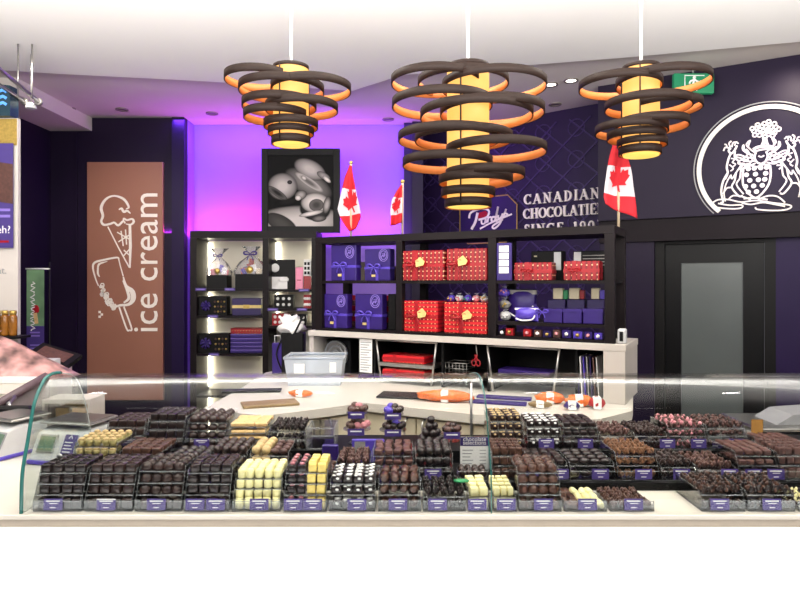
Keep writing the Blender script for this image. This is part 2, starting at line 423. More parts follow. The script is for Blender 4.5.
# ---------------------------------------------------------------- ceiling downlights
DL = [(122, 109, 0, 'dim square downlight above the brown panel, right of its twin'), (69, 108, 0, 'dim downlight beside the left ceiling drop'),
      (212, 113, 0, 'dim downlight left of the left lamp'), (388, 119, 0, 'dim downlight above the second flag'),
      (495, 94, 1, 'bright downlight seen between the rings of the big lamp'), (551, 84, 1, 'bright downlight, lower left of the near pair'),
      (571, 80, 1, 'bright downlight nearest the right lamp'), (555, 104, 0, 'dim downlight close to the quilted wall')]
for px, py, on, lb in DL:
    Y = (CZ-H)*F/(HY-py)
    t = thing('ceiling_downlight', lb, 'ceiling light', (X(px, Y), Y, CZ-.012), 0, 'ceiling downlights')
    MB().lathe([(.062, .011), (.062, 0), (.044, .002), (.044, .008)], 20, cap=False).build('rim', M['downrim'], t)
    MB().lathe([(.044, .007), (.043, .010)], 20).build('lens', M['downlit'] if on else M['downoff'], t)
# mall downlights in front of the case (seen as reflections)
for i, x in enumerate((-2.0, -.5, .89, 2.2, 2.8)):
    t = thing('ceiling_downlight', 'bright downlight over the customers in front of the case, outside the view', 'ceiling light', (x, 1.15, cz-.012), 0, 'customer side downlights')
    MB().lathe([(.085, .011), (.085, 0), (.066, .002), (.066, .008)], 20, cap=False).build('rim', M['downrim'], t)
    MB().lathe([(.066, .007), (.065, .010)], 20).build('lens', M['downhot'], t)

# chrome rails in the left top corner
t = thing('track_rail', 'chrome rail pair hanging under the ceiling in the left corner', 'rail', (0, 0, 0))
MB().tube([(-2.6, 3.6, 3.02), (X(39, 4.6), 4.6, Z(102, 4.6))], .014, 8).build('rail_bar', M['steel'], t)
MB().tube([(-2.75, 3.6, 2.98), (X(25, 4.6), 4.6, Z(102, 4.6))], .014, 8).build('rail_bar', M['steel'], t)
for px in (39, 25):
    MB().lathe([(.022, -.02), (.03, 0), (.022, .02)], 12, m=Matrix.Translation((X(px, 4.6), 4.6, Z(102, 4.6))) @ Matrix.Rotation(PI/2, 4, 'X')).build('end_cap', M['steel'], t)
    MB().tube([(X(px-7, 4.4), 4.4, Z(98, 4.4)), (X(px-7, 4.4), 4.4, cz-.001)], .006, 6).build('hanger', M['steel'], t)
t = thing('ceiling_spotlight', 'small clear spotlight beside the ends of the chrome rails', 'spotlight', (X(31, 4.6), 4.6, Z(107, 4.6)))
MB().lathe([(.02, .03), (.035, .01), (.04, -.012)], 14).build('spot_head', M['lgrey'], t)
MB().tube([(0, 0, .03), (0, 0, cz-.001-Z(107, 4.6))], .004, 6).build('spot_stem', M['steel'], t)

# ---------------------------------------------------------------- ring lamps
def lamp(cxp, wpx, bot, Y, rings, label, topy=70):
    sc = Y/F; cx = X(cxp, Y); rc = wpx/2*sc; zb = Z(bot, Y); zt = Z(topy, Y)
    t = thing('ring_pendant_lamp', label, 'pendant lamp', (cx, Y, zb), 0, 'ring pendant lamps')
    MB().lathe([(rc, .012), (rc, zt-zb)], 32, cap=False).build('lamp_shade', M['amber'], t)
    MB().lathe([(.001, .005), (rc*.97, .005), (rc*.97, .011)], 32, cap=False).build('bottom_diffuser', M['amberhot'], t)
    MB().lathe([(rc*1.02, zt-zb), (rc*1.02, zt-zb+.02)], 32).build('top_cap', M['rbrown'], t)
    MB().tube([(0, 0, zt-zb+.02), (0, 0, CZ-zb-(.062 if Y < 4.9 else .004))], .008, 8).build('suspension_rod', M['lgrey'], t)
    random.seed(int(cxp))
    for i, (rx_, ry_, rr, hh) in enumerate(rings):
        hh *= 1.12
        r = rr*sc; x = (rx_-cxp)*sc; z = Z(ry_, Y)-zb
        mx = max(0, r-rc-abs(x)-.006); yo = random.uniform(-.5, .5)*min(mx, .09) if i < len(rings)-3 else 0
        MB().band((x, yo, z-hh*sc/2), r, hh*sc, .006).build('ring', [M['rbrown'], M['rinner']], t)
    for a in (.6, 2.4, 4.3):
        MB().tube([((rc+.012)*math.cos(a), (rc+.012)*math.sin(a), .02), ((rc+.012)*math.cos(a), (rc+.012)*math.sin(a), zt-zb)], .004, 6).build('ring_support', M['rbrown'], t)
lamp(468, 42, 208, 3.0, [(464, 79, 46, 7), (436, 81, 45, 7), (494, 85, 52, 7), (442, 104, 50, 7.5), (492, 111, 52, 7.5), (476, 115, 56, 7.5), (464, 137, 49, 7),
    (449, 137.5, 51, 7.5), (496, 150, 50, 7.5), (447.5, 162.5, 45, 7.5), (485, 174, 39.5, 7.5), (475.5, 180, 37, 7.5), (468, 192.5, 27, 7.5), (468, 203.5, 23.5, 7.5)],
    'largest glowing amber ring lamp hanging at the centre of the view')
lamp(291, 35, 146, 3.4, [(258, 78, 33, 7), (281, 88, 42.5, 7), (311, 88, 40, 7), (279, 104, 37, 7), (302, 108, 36, 7), (276, 115.5, 32, 7), (291, 124.5, 27, 7), (291, 131.5, 23, 6), (291, 141, 19.5, 7)],
    'amber ring lamp hanging above the framed black and white picture')
lamp(641, 35, 157, 3.25, [(620, 85, 40, 7), (662, 82, 45, 7), (645, 107, 41, 7), (665, 106, 35, 7), (632, 129, 35, 7), (652, 124, 35, 7), (636, 136, 28, 7), (642, 143, 24, 6), (640, 151, 20.5, 7)],
    'amber ring lamp hanging in front of the dark wall on the right')

# ---------------------------------------------------------------- green exit sign
t = thing('exit_sign', 'green sign with a pale running figure under the ceiling', 'sign', (X(693, 4.95), 4.95, Z(94, 4.95)))
hw = 20*4.95/F; hh = 20*4.95/F
bx('sign_panel', M['green'], -hw, hw, -.02, .02, 0, hh, t, .004)
g = MB(); g.ball((0, -.024, hh*.78), .016, 1, (1, .3, 1))
for p in ([(0, hh*.7), (-.01, hh*.45)], [(-.01, hh*.45), (.02, hh*.3), (.015, hh*.12)], [(-.01, hh*.45), (-.04, hh*.3), (-.06, hh*.32)], [(0, hh*.68), (.035, hh*.55), (.05, hh*.6)], [(0, hh*.68), (-.03, hh*.6), (-.04, hh*.48)]):
    g.ribbon(p, .014, .003, m=Matrix.Translation((0, -.0205, 0)))
g.ribbon([(-.075, hh*.1), (-.075, hh*.88), (-.02+.1, hh*.88)], .007, .003, m=Matrix.Translation((0, -.0205, 0)))
g.build('running_figure', M['paper'], t)
MB().tube([(0, 0, hh), (0, 0, CZ-.001-Z(94, 4.95))], .008, 6).build('hanger', M['steel'], t)

# ---------------------------------------------------------------- brown ice cream panel
def ice_panel():
    Y = 6.56; x0, x1 = X(87, Y), X(163, Y); zt = Z(162, Y)
    t = thing('ice_cream_panel', 'tall brown wall panel with white ice cream drawings', 'wall sign', ((x0+x1)/2, Y+.038, .3))
    hw = (x1-x0)/2; ox = (x0+x1)/2
    bx('panel_board', M['copper'], -hw, hw, -.04, 0, 0, zt-.3, t, .004)
    k = Y/F
    # lettering reads bottom to top
    lt = text_mesh('ice cream', .375, 'lettering', M['white'], t, (X(157.5, Y)-ox, -.041, Z(333.5, Y)-.3), (PI/2, -PI/2, 0), .004)
    lt.rotation_euler = (PI/2, 0, 0)
    # rotate in the panel plane: 90 degrees counter-clockwise
    lt.rotation_euler = Matrix(((0, -1, 0), (0, 0, -1), (1, 0, 0))).to_euler()
    bpy.context.view_layer.update()
    d = lt.dimensions; hpx = (333.5-195.5)*k
    lt.scale = (hpx/d.x, (23.5*k)/d.y if d.y else 1, 1)
    # drawings, taken from the panel: coordinates (px, py) in the 3.64x crop at (80,180)
    D = lambda a: ((80+a[0]/3.636-CX)*k-ox, H+(HY-(180+a[1]/3.636))*k-.3)
    m = MB(); mm = Matrix.Translation((0, -.0405, 0))
    def st(pts, wd, sp=True):
        q = [D(p) for p in pts]; w_ = wd if not isinstance(wd, (list, tuple)) else None
        if sp:
            q3 = spline([(p[0], p[1], (wd[i] if w_ is None else wd)) for i, p in enumerate(q)])
            m.ribbon([(p[0], p[1]) for p in q3], [max(.004, p[2]) for p in q3], .004, mm)
        else: m.ribbon(q, wd, .004, mm)
    st([(168, 105), (178, 98), (160, 70), (125, 58), (95, 70), (78, 100), (84, 130), (78, 150), (88, 163), (110, 160), (125, 155), (140, 165), (158, 150), (165, 158)], [.008, .02, .026, .018, .024, .03, .026, .022, .024, .022, .02, .022, .02, .012])
    st([(142, 108), (152, 104), (160, 116), (172, 112), (184, 122)], [.01, .022, .024, .022, .01])
    st([(158, 150), (160, 140), (172, 146), (190, 142), (196, 152), (186, 162), (168, 160)], [.012, .016, .02, .02, .024, .018, .01])
    st([(102, 170), (140, 245), (180, 318)], .012, False)
    st([(182, 162), (184, 240), (182, 320)], [.026, .03, .016], False)
    for a, b in (((136, 190), (180, 215)), ((140, 225), (180, 200)), ((150, 185), (158, 240)), ((160, 255), (182, 275)), ((160, 275), (182, 250)), ((166, 180), (170, 235))):
        st([a, b], .012, False)
    st([(142, 290), (135, 282), (90, 290), (55, 300), (48, 320), (58, 360), (68, 385)], [.012, .018, .02, .022, .018, .012, .01])
    st([(66, 318), (72, 305), (100, 296)], [.016, .02, .006])
    st([(66, 318), (66, 340), (72, 352)], [.018, .018, .008])
    st([(140, 282), (148, 315), (158, 350)], .01, False)
    st([(158, 352), (168, 385), (190, 405), (194, 432), (178, 452), (145, 456), (120, 466)], [.012, .03, .05, .052, .03, .024, .014])
    st([(158, 365), (172, 400), (178, 430), (160, 446)], [.02, .026, .03, .016])
    st([(143, 462), (170, 540), (180, 546), (188, 538), (160, 460)], .016, True)
    random.seed(3)
    for i in range(30):
        u = random.random(); c = (72+u*50+random.uniform(-6, 10), 385+u*85+random.uniform(-14, 10)); p = D(c); r = .012+.008*random.random()
        m.ribbon([(p[0]+r*math.cos(a*PI/3), p[1]+r*math.sin(a*PI/3)) for a in range(7)], .012, .004, mm)
    for c in ((72, 480), (72, 497), (80, 489)):
        p = D(c); m.box(p[0]-.012, p[0]+.012, -.0445, -.0405, p[1]-.012, p[1]+.012)
    m.build('cone_and_bar_drawing', M['white'], t)
ice_panel()

# ---------------------------------------------------------------- framed picture on the lit shelving
def picture_mat():
    m = bpy.data.materials.new('black_and_white_print'); m.use_nodes = True; nt = m.node_tree; L = nt.links.new
    b = nt.nodes['Principled BSDF']; b.inputs['Roughness'].default_value = .6; b.inputs['Specular IOR Level'].default_value = .15
    tc = nt.nodes.new('ShaderNodeTexCoord')
    def g(v): v = max(0, v*1.12-34); return C(v, v*.96, v*.94)
    last = nt.nodes.new('ShaderNodeMix'); last.data_type = 'RGBA'; last.inputs[0].default_value = 0; last.inputs[6].default_value = g(36)
    # centre x, z (0..1 of print), radii, rotation, edge grey, mid grey, core grey
    E = [(.5, .06, .75, .24, 0, 90, 170, 216), (.2, .04, .28, .12, -.5, 40, 80, 96), (.62, .60, .42, .17, -.5, 30, 110, 150), (.30, .35, .22, .07, .2, 16, 30, 50),
         (.22, .56, .24, .2, 0, 34, 150, 205), (.14, .47, .19, .05, -.6, 16, 110, 60), (.64, .80, .27, .14, -.45, 30, 150, 200), (.63, .62, .27, .06, -.6, 120, 190, 120),
         (.85, .71, .12, .05, -.5, 40, 130, 170), (.72, .24, .25, .17, -.1, 28, 60, 90), (.72, .33, .23, .15, 0, 46, 190, 240), (.74, .30, .12, .09, .1, 60, 120, 90), (.66, .18, .2, .035, .2, 60, 190, 240), (.5, .44, .1, .07, .4, 30, 120, 180), (.46, .40, .05, .04, 0, 60, 190, 230), (.9, .30, .06, .13, -.2, 40, 120, 190), (.78, .11, .12, .05, .1, 50, 90, 140),
         (.55, .68, .05, .03, -.6, 60, 170, 220), (.33, .62, .04, .03, 0, 20, 60, 80), (.9, .66, .08, .03, -.7, 80, 190, 235)]
    for (x, z, rx, rz, rot, e0, e1, e2) in E:
        mp = nt.nodes.new('ShaderNodeMapping'); mp.vector_type = 'TEXTURE'
        mp.inputs['Location'].default_value = ((x-.5)*PW, 0, (z-.5)*PH); mp.inputs['Rotation'].default_value = (0, -rot, 0)
        mp.inputs['Scale'].default_value = (rx*PW, 1, rz*PH)
        gr = nt.nodes.new('ShaderNodeTexGradient'); gr.gradient_type = 'SPHERICAL'
        L(tc.outputs['Object'], mp.inputs[0]); L(mp.outputs[0], gr.inputs[0])
        cr = nt.nodes.new('ShaderNodeValToRGB'); e = cr.color_ramp.elements
        e[0].position = .0; e[0].color = g(e0); e[1].position = .75; e[1].color = g(e2); k = e.new(.25); k.color = g(e1)
        fa = nt.nodes.new('ShaderNodeMath'); fa.operation = 'MULTIPLY'; fa.inputs[1].default_value = 9; fa.use_clamp = True
        L(gr.outputs['Fac'], cr.inputs[0]); L(gr.outputs['Fac'], fa.inputs[0])
        mx = nt.nodes.new('ShaderNodeMix'); mx.data_type = 'RGBA'
        L(fa.outputs[0], mx.inputs[0]); L(last.outputs[2], mx.inputs[6]); L(cr.outputs[0], mx.inputs[7]); last = mx
    L(last.outputs[2], b.inputs['Base Color']); return m
Yp = 6.3; PW = 65*Yp/F; PH = 71*Yp/F
zp = 2.05
t = thing('framed_picture', 'large black framed black and white print standing on the lit shelving', 'picture', (X(301, Yp), Yp, zp))
fw = 39*Yp/F; fh = Z(149, Yp)-zp; oz = Z(226.5, Yp)-zp
f = MB(); f.box(-fw, -PW/2, -.03, .03, 0, fh, .003); f.box(PW/2, fw, -.03, .03, 0, fh, .003)
f.box(-PW/2, PW/2, -.03, .03, 0, oz); f.box(-PW/2, PW/2, -.03, .03, oz+PH, fh); f.build('frame', M['black'], t)
o = bx('print', picture_mat(), -PW/2, PW/2, -.015, .005, -PH/2, PH/2, t); o.location = (0, 0, oz+PH/2)

# ---------------------------------------------------------------- flags
LEAF = [(0, 1), (.17, .66), (.38, .76), (.30, .30), (.56, .52), (.64, .38), (.94, .42), (.84, .14), (.96, .04), (.52, -.34), (.58, -.52), (.08, -.44), (.08, -.9)]
LEAF = LEAF+[(-x, y) for x, y in LEAF[::-1]]
def flag(px, base_z, Y, lefts, rights, ys, label, leafc, leafs, leafrot, poletop, fname='maple leaf flags'):
    k = Y/F; ox = X(px, Y)
    t = thing('flag', label, 'flag', (ox, Y, base_z), 0, fname)
    MB().tube([(0, 0, 0), (0, 0, Z(poletop, Y)-base_z)], .008, 8).build('flagpole', M['pole'], t)
    MB().ball((0, 0, Z(poletop, Y)-base_z+.01), .016, 1).build('finial', M['gold'], t)
    N = 22; K = 12
    def interp(tab, u):
        v = u*(len(tab)-1); i = min(int(v), len(tab)-2); f_ = v-i; return tab[i]*(1-f_)+tab[i+1]*f_
    def P(s, u):
        l = interp(lefts, u); r = interp(rights, u); wd = r-l
        x = (l+s*wd-px)*k
        y = -.028-.02*math.sin(s*7+u*2)*min(1, u*3)-.012*math.sin(s*3-u*4)
        y0 = interp(ys[0], u); y1 = interp(ys[1], u)
        return Vector((x, y, Z(y0*(1-s)+y1*s, Y)-base_z))
    m = bmesh.new(); g = [[m.verts.new(P(i/K, j/N)) for i in range(K+1)] for j in range(N+1)]
    for j in range(N):
        for i in range(K):
            f = m.faces.new([g[j][i], g[j+1][i], g[j+1][i+1], g[j][i+1]]); f.smooth = True
            f.material_index = 0 if (j < N*.3 or j >= N*.72) else 1
    me = bpy.data.meshes.new('flag_cloth'); m.to_mesh(me); m.free(); me.materials.append(M['flagred']); me.materials.append(M['flagwhite'])
    o = bpy.data.objects.new('flag_cloth', me); COL.objects.link(o); o.parent = t
    so = o.modifiers.new('t', 'SOLIDIFY'); so.thickness = .004; so.offset = 0
    lf = bmesh.new(); R = Matrix.Rotation(leafrot, 2)
    rows = []
    c2 = Vector(leafc)
    # fan from the centre, subdivided so it follows the folds
    def place(v, tt):
        q = (R @ Vector(v))*leafs*tt
        s_, u_ = c2[0]+q.x, c2[1]-q.y*.55
        p = P(min(max(s_, 0), 1), u_); p.y -= .006; return p
    cen = lf.verts.new(place((0, 0), 0)); prev = None
    levels = [[lf.verts.new(place(v, tt)) for v in LEAF] for tt in (.33, .66, 1)]
    n = len(LEAF)
    for i in range(n):
        j = (i+1) % n
        lf.faces.new([cen, levels[0][j], levels[0][i]])
        for a, b in zip(levels, levels[1:]): lf.faces.new([a[i], a[j], b[j], b[i]])
    me = bpy.data.meshes.new('maple_leaf'); lf.to_mesh(me); lf.free(); me.materials.append(M['flagred'])
    o = bpy.data.objects.new('maple_leaf', me); COL.objects.link(o); o.parent = t
    so = o.modifiers.new('t', 'SOLIDIFY'); so.thickness = .002
RT_ = zs(1.98)
flag(351, RT_+.001, RK.at(351, .2)[1], [350, 345, 341, 338, 342, 350], [352, 354.5, 357.5, 360, 361.5, 356], ([166, 178, 196, 210, 221, 232], [167, 182, 197, 207, 218, 229]),
     'maple leaf flag hanging beside the framed picture', (.62, .49), .42, .25, 164)
flag(402.5, RT_+.001, RK.at(402.5, .2)[1], [400.8, 396, 392, 390.5, 391, 390.5], [402.2, 402.2, 402, 402, 402.2, 401.5], ([186, 193, 201, 211, 219, 226.5], [186, 194, 202, 209, 216, 223]),
     'smallest maple leaf flag, left of the dark quilted wall', (.5, .5), .42, .3, 183)
flag(618.5, RT_+.001, RK.at(618.5, .25)[1], [611, 608, 605, 602.5, 601, 602.5], [620, 625, 628, 630, 633, 635.5], ([146, 158, 172, 187, 198, 205], [147, 160, 175, 189, 203, 219]),
     'maple leaf flag hanging below the right lamp', (.52, .47), .4, .12, 140)

# ---------------------------------------------------------------- wall lettering, logo plaque and crest
def serif_text(s, zc, hgt, s_start, s_end, root, name):
    tk, tn = .2, .085
    G = {}
    def arc(cx, cz, rx, rz, a0, a1, thk, thn, n=14):
        q = []; wd = []
        for i in range(n+1):
            a = math.radians(a0+(a1-a0)*i/n); q.append((cx+rx*math.cos(a), cz+rz*math.sin(a))); wd.append(thn+(thk-thn)*abs(math.cos(a))**1.3)
        return ('v', q, wd)
    S = lambda a, b, w_: ('v', [a, b], w_)
    ser = lambda x, z, w_=.34: S((x-w_/2, z), (x+w_/2, z), .06)
    o_ = .1
    G['C'] = (.78, [arc(.42, .5, .34, .45, 45, 315, tk, tn), S((.68, .98), (.68, .7), .06), S((.68, .02), (.68, .26), .05)])
    G['O'] = (.9, [arc(.45, .5, .34, .45, 0, 360, tk, tn, 22)])
    G['A'] = (.88, [S((.12, .03), (.44, .97), tn), S((.42, .97), (.74, .03), tk), S((.24, .34), (.62, .34), tn), ser(.12, .03, .28), ser(.76, .03, .3)])
    G['N'] = (.9, [S((.18, .03), (.18, .97), tn), S((.18, .93), (.72, .07), tk), S((.72, .03), (.72, .97), tn), ser(.18, .03), ser(.14, .97, .26), ser(.72, .97)])
    G['D'] = (.88, [S((.22, .03), (.22, .97), tk), arc(.3, .5, .4, .44, -90, 90, tk, tn), ser(.2, .03), ser(.2, .97)])
    G['I'] = (.4, [S((.2, .03), (.2, .97), tk), ser(.2, .03), ser(.2, .97)])
    G['H'] = (.92, [S((.2, .03), (.2, .97), tk), S((.72, .03), (.72, .97), tk), S((.2, .5), (.72, .5), tn), ser(.2, .03), ser(.2, .97), ser(.72, .03), ser(.72, .97)])
    G['L'] = (.72, [S((.22, .03), (.22, .97), tk), S((.2, .04), (.64, .04), tn), S((.64, .0), (.64, .24), .06), ser(.2, .97)])
    G['T'] = (.76, [S((.38, .03), (.38, .97), tk), S((.06, .95), (.7, .95), tn), S((.07, .97), (.07, .74), .06), S((.69, .97), (.69, .74), .06), ser(.38, .03)])
    G['E'] = (.74, [S((.22, .03), (.22, .97), tk), S((.2, .04), (.64, .04), tn), S((.2, .96), (.62, .96), tn), S((.2, .5), (.5, .5), tn), S((.64, .0), (.64, .24), .06), S((.62, 1), (.62, .78), .06), S((.5, .4), (.5, .6), .05)])
    G['R'] = (.86, [S((.22, .03), (.22, .97), tk), arc(.3, .73, .28, .23, -90, 90, tk, tn), S((.4, .5), (.78, .04), tk*.9), ser(.2, .03), ser(.2, .97), ser(.8, .03, .18)])
    G['S'] = (.62, [('v', spline([(.5, .8), (.42, .93), (.26, .95), (.14, .82), (.2, .62), (.42, .46), (.5, .25), (.38, .06), (.22, .05), (.12, .2)], 3), .13), S((.51, .97), (.51, .72), .05), S((.11, .03), (.11, .28), .05)])
    G['1'] = (.5, [S((.26, .03), (.26, .97), tk), S((.1, .84), (.26, .96), tn), ser(.26, .03)])
    G['8'] = (.66, [arc(.33, .73, .19, .21, 0, 360, .14, .09, 14), arc(.33, .27, .23, .24, 0, 360, .16, .09, 14)])
    G['5'] = (.62, [S((.16, .95), (.5, .95), .12), S((.16, .97), (.14, .55), .08), arc(.28, .32, .22, .26, -140, 115, .16, .1)])
    G['9'] = (.64, [arc(.33, .68, .2, .25, 0, 360, .15, .08, 14), ('v', spline([(.53, .66), (.5, .3), (.22, .05)], 4), .11)])
    G['0'] = (.68, [arc(.34, .5, .22, .44, 0, 360, .18, .08, 18)])
    G['7'] = (.6, [S((.1, .94), (.54, .94), .12), S((.52, .94), (.24, .03), .15)])
    G[' '] = (.6, [])
    tot = sum(G[c][0] for c in s); kx = (s_end-s_start)/tot/hgt
    m = MB(); x = s_start
    for c in s:
        for _, q, wd in G[c][1]:
            ws = [w_*hgt for w_ in wd] if isinstance(wd, list) else wd*hgt
            m.ribbon([(x+p[0]*hgt*min(kx, 1.0)+max(0, kx-1)*hgt*G[c][0]/2, zc+p[1]*hgt) for p in q], ws, .02)
        x += G[c][0]*hgt*kx
    return m.build(name, M['white'], root)
t = W1.root('wall_lettering', 'raised white serif lettering on the quilted purple wall', 'wall sign')
t.location = W1.w(0, -.014, 0)
zA = W1.z(560, 205, -.014); hA = 13*W1.at(560)[1]/F
sA = W1.at(524, -.014)[0]; sB = W1.at(599.5, -.014)[0]
Yl = W1.at(524)[1]
serif_text('CANADIAN', W1.z(524, 205, -.014), 10.2*Yl/F, sA, sB+.02, t, 'top_line')
serif_text('CHOCOLATIERS', W1.z(524, 219.3, -.014), 10.2*Yl/F, sA, sB+.13, t, 'middle_line')
serif_text('SINCE 1907', W1.z(524, 235, -.014), 10.2*Yl/F, sA, sB+.05, t, 'bottom_line')

t = W1.root('logo_plaque', 'dark eight-sided shop logo plaque with white script beside the wall lettering', 'wall sign')
t.location = W1.w(0, -.014, 0)
a0, a1 = W1.at(461, -.014)[0], W1.at(518, -.014)[0]; zt, zb = W1.z(490, 197, -.014), W1.z(490, 243, -.014); c = .11
oct_ = [(a0, zb+c), (a0+c, zb), (a1-c, zb), (a1, zb+c), (a1, zt-c), (a1-c, zt), (a0+c, zt), (a0, zt-c)]
MB().poly([(p[0], 0, p[1]) for p in oct_], (0, -.02, 0)).build('plaque_board', M['purpledark'], t)
m = MB(); m.ribbon(oct_+[oct_[0], oct_[1]], .012, .004, Matrix.Translation((0, -.0205, 0))); m.build('gold_outline', M['gold'], t)
# script from the photo crop: x,y in a 4.21x crop at (450,160)
def LP(p): px, py = 450+p[0]/4.21, 160+p[1]/4.21; return (W1.at(px, -.03)[0], W1.z(px, py, -.03))
m = MB(); mm = Matrix.Translation((0, -.0205, 0))
for pts, wd in (([(118, 222), (108, 262), (92, 292)], .03), ([(82, 246), (90, 222), (130, 206), (164, 212), (158, 240), (122, 252)], .022),
                ([(134, 250), (136, 268), (148, 266), (152, 246), (154, 266)], .018), ([(160, 264), (164, 244), (174, 240)], .018),
                ([(192, 240), (178, 242), (178, 258), (192, 252), (204, 196), (194, 250), (200, 256)], .022),
                ([(204, 232), (206, 248), (218, 240), (224, 226), (214, 264), (190, 288), (182, 278), (224, 250)], .02),
                ([(226, 240), (238, 206), (234, 222), (244, 230), (230, 240)], .02), ([(128, 290), (180, 262), (262, 228)], .018)):
    m.ribbon([LP(p) for p in spline(pts, 5)], wd, .006, mm)
m.build('script', M['white'], t)
m = MB(); m.poly([Vector((LP(p)[0], -.0206, LP(p)[1])) for p in [(118, 224), (150, 214), (162, 224), (156, 240), (124, 250), (116, 240)][::-1]], (0, -.003, 0)); m.build('red_fill', M['redplain'], t)

def crest():
    t = W2.root('crest', 'large white ring crest with two supporters on the dark right wall', 'wall sign')
    t.location = W2.w(0, -.001, 0)
    cpx, cpy = 764, 166; sc_, Yc = W2.at(cpx); zc = Z(cpy, Yc); R = .462
    k = R/288.0*1.03      # 4.617x crop px -> m
    ccx, ccy = 385, 350
    P = lambda p: (sc_+(p[0]-ccx)*k, zc-(p[1]-ccy)*k)
    m = MB()
    zmin = zh+.004
    def ring(r, wd, th):
        seg = []
        for i in range(0, 145):
            a = 2*PI*i/144; p = (sc_+r*math.cos(a), zc+r*math.sin(a))
            if p[1] > zmin+wd/2: seg.append(p)
            elif len(seg) > 1: m.ribbon(seg, wd, th); seg = []
            else: seg = []
        if len(seg) > 1: m.ribbon(seg, wd, th)
    ring(R, .034, .012); m.build('ring', M['white'], t)
    m = MB()
    def ring2(r, wd, th):
        pts = [(sc_+r*math.cos(2*PI*i/144), zc+r*math.sin(2*PI*i/144)) for i in range(145)]
        seg = []
        for p in pts:
            if p[1] > zmin: seg.append(p)
            else:
                if len(seg) > 1: m.ribbon(seg, wd, th)
                seg = []
        if len(seg) > 1: m.ribbon(seg, wd, th)
    ring2(R+.038, .008, .01); m.build('outer_ring', M['grey'], t)
    m = MB(); TH = .008
    def st(pts, wd=7, mir=False, n=4):
        for s in ((1, -1) if mir else (1,)):
            q = [P((ccx-12+(p[0]-(ccx-12))*s, p[1])) for p in spline(pts, n)]
            m.ribbon(q, wd*k*1.12, TH)
    def circ(c, r, wd=6, mir=False):
        st([(c[0]+r*math.cos(a*PI/4), c[1]+r*math.sin(a*PI/4)) for a in range(9)], wd, mir, 2)
    # crest tree of round leaves
    random.seed(11)
    for i in range(26):
        a = i*2.4; rr = 56*math.sqrt((i+.5)/26); circ((392+rr*1.05*math.cos(a), 178+rr*.68*math.sin(a)), 9, 5.5)
    st([(384, 215), (386, 232), (374, 262)], 14); st([(392, 215), (396, 240), (404, 262)], 10)
    # helm, wreath and mantling
    st([(340, 268), (360, 258), (400, 258), (424, 268)], 12); st([(346, 278), (372, 272), (402, 272), (420, 278)], 7)
    st([(352, 282), (346, 305), (356, 330), (374, 340)], 8, True); st([(362, 300), (374, 306), (386, 300)], 6)
    for pts in ([(350, 285), (326, 262), (312, 240), (328, 222), (320, 252), (338, 275)], [(345, 300), (318, 285), (296, 262), (300, 240), (306, 270), (335, 292)], [(345, 310), (310, 300), (280, 286), (262, 292), (286, 302), (322, 318)],
                [(348, 322), (315, 322), (290, 312), (276, 326), (300, 334), (330, 334)], [(350, 334), (320, 344), (300, 336), (290, 352), (310, 352)], [(340, 290), (330, 300), (338, 318), (326, 330)], [(310, 262), (322, 280), (312, 296), (322, 310)],
                [(290, 290), (302, 298), (296, 312), (306, 322)]):
        st(pts, 6, True)
    # shield with roundels
    st([(300, 350), (296, 400), (304, 448), (350, 500), (398, 452), (412, 400), (410, 350)], 8)
    st([(300, 350), (330, 343), (355, 352), (380, 343), (410, 350)], 7)
    for j, row in enumerate([(320, 345, 372, 396), (312, 350, 392), (326, 362, 388), (308, 342, 378), (320, 354)]):
        for x in row:
            cpt_ = (x, 358+j*28); r = 11
            p = P(cpt_); m.lathe([(r*k, 0), (r*k, TH)], 12, m=Matrix.Translation((p[0], 0, p[1])) @ Matrix.Rotation(PI/2, 4, 'X'))
    # supporters: antlered animals standing either side
    for pts, wd in (([(246, 250), (236, 262), (248, 276), (262, 262), (272, 240)], 8), ([(240, 250), (222, 244), (214, 260)], 6), ([(244, 246), (238, 226), (248, 216)], 6), ([(250, 246), (256, 224), (272, 226)], 6), ([(230, 246), (226, 232), (218, 228)], 5), ([(262, 240), (268, 222), (278, 232)], 5),
                    ([(246, 276), (236, 300), (228, 340), (232, 370), (220, 400)], 8), ([(264, 268), (262, 296), (280, 318), (288, 340)], 7), ([(232, 370), (212, 410), (204, 460), (212, 508), (200, 514)], 8), ([(246, 380), (226, 420), (216, 466), (222, 508)], 5),
                    ([(288, 340), (268, 372), (250, 400), (246, 380)], 6), ([(268, 372), (262, 410), (250, 442), (280, 486), (296, 484)], 7), ([(288, 360), (284, 400), (270, 430), (300, 478)], 6), ([(250, 442), (228, 444), (212, 470)], 6),
                    ([(246, 300), (262, 306), (252, 320), (266, 330), (252, 344)], 5), ([(240, 330), (256, 350), (244, 362)], 5), ([(276, 330), (300, 330), (306, 342)], 6), ([(280, 350), (300, 372)], 6)):
        st(pts, wd, True)
    # base with scrolls
    st([(165, 512), (190, 498), (236, 500), (290, 516), (350, 512), (420, 528), (490, 544), (486, 560), (440, 566), (360, 556), (350, 544)], 6)
    st([(165, 516), (180, 534), (250, 546), (290, 544), (292, 530), (240, 528), (190, 516)], 6); st([(292, 520), (330, 530), (380, 524), (430, 536), (470, 548)], 6)
    st([(236, 500), (256, 482), (300, 492), (330, 508)], 6); st([(360, 510), (400, 494), (440, 500), (470, 530)], 6); st([(300, 500), (350, 500), (400, 512)], 7)
    m.build('heraldic_drawing', M['white'], t)
crest()

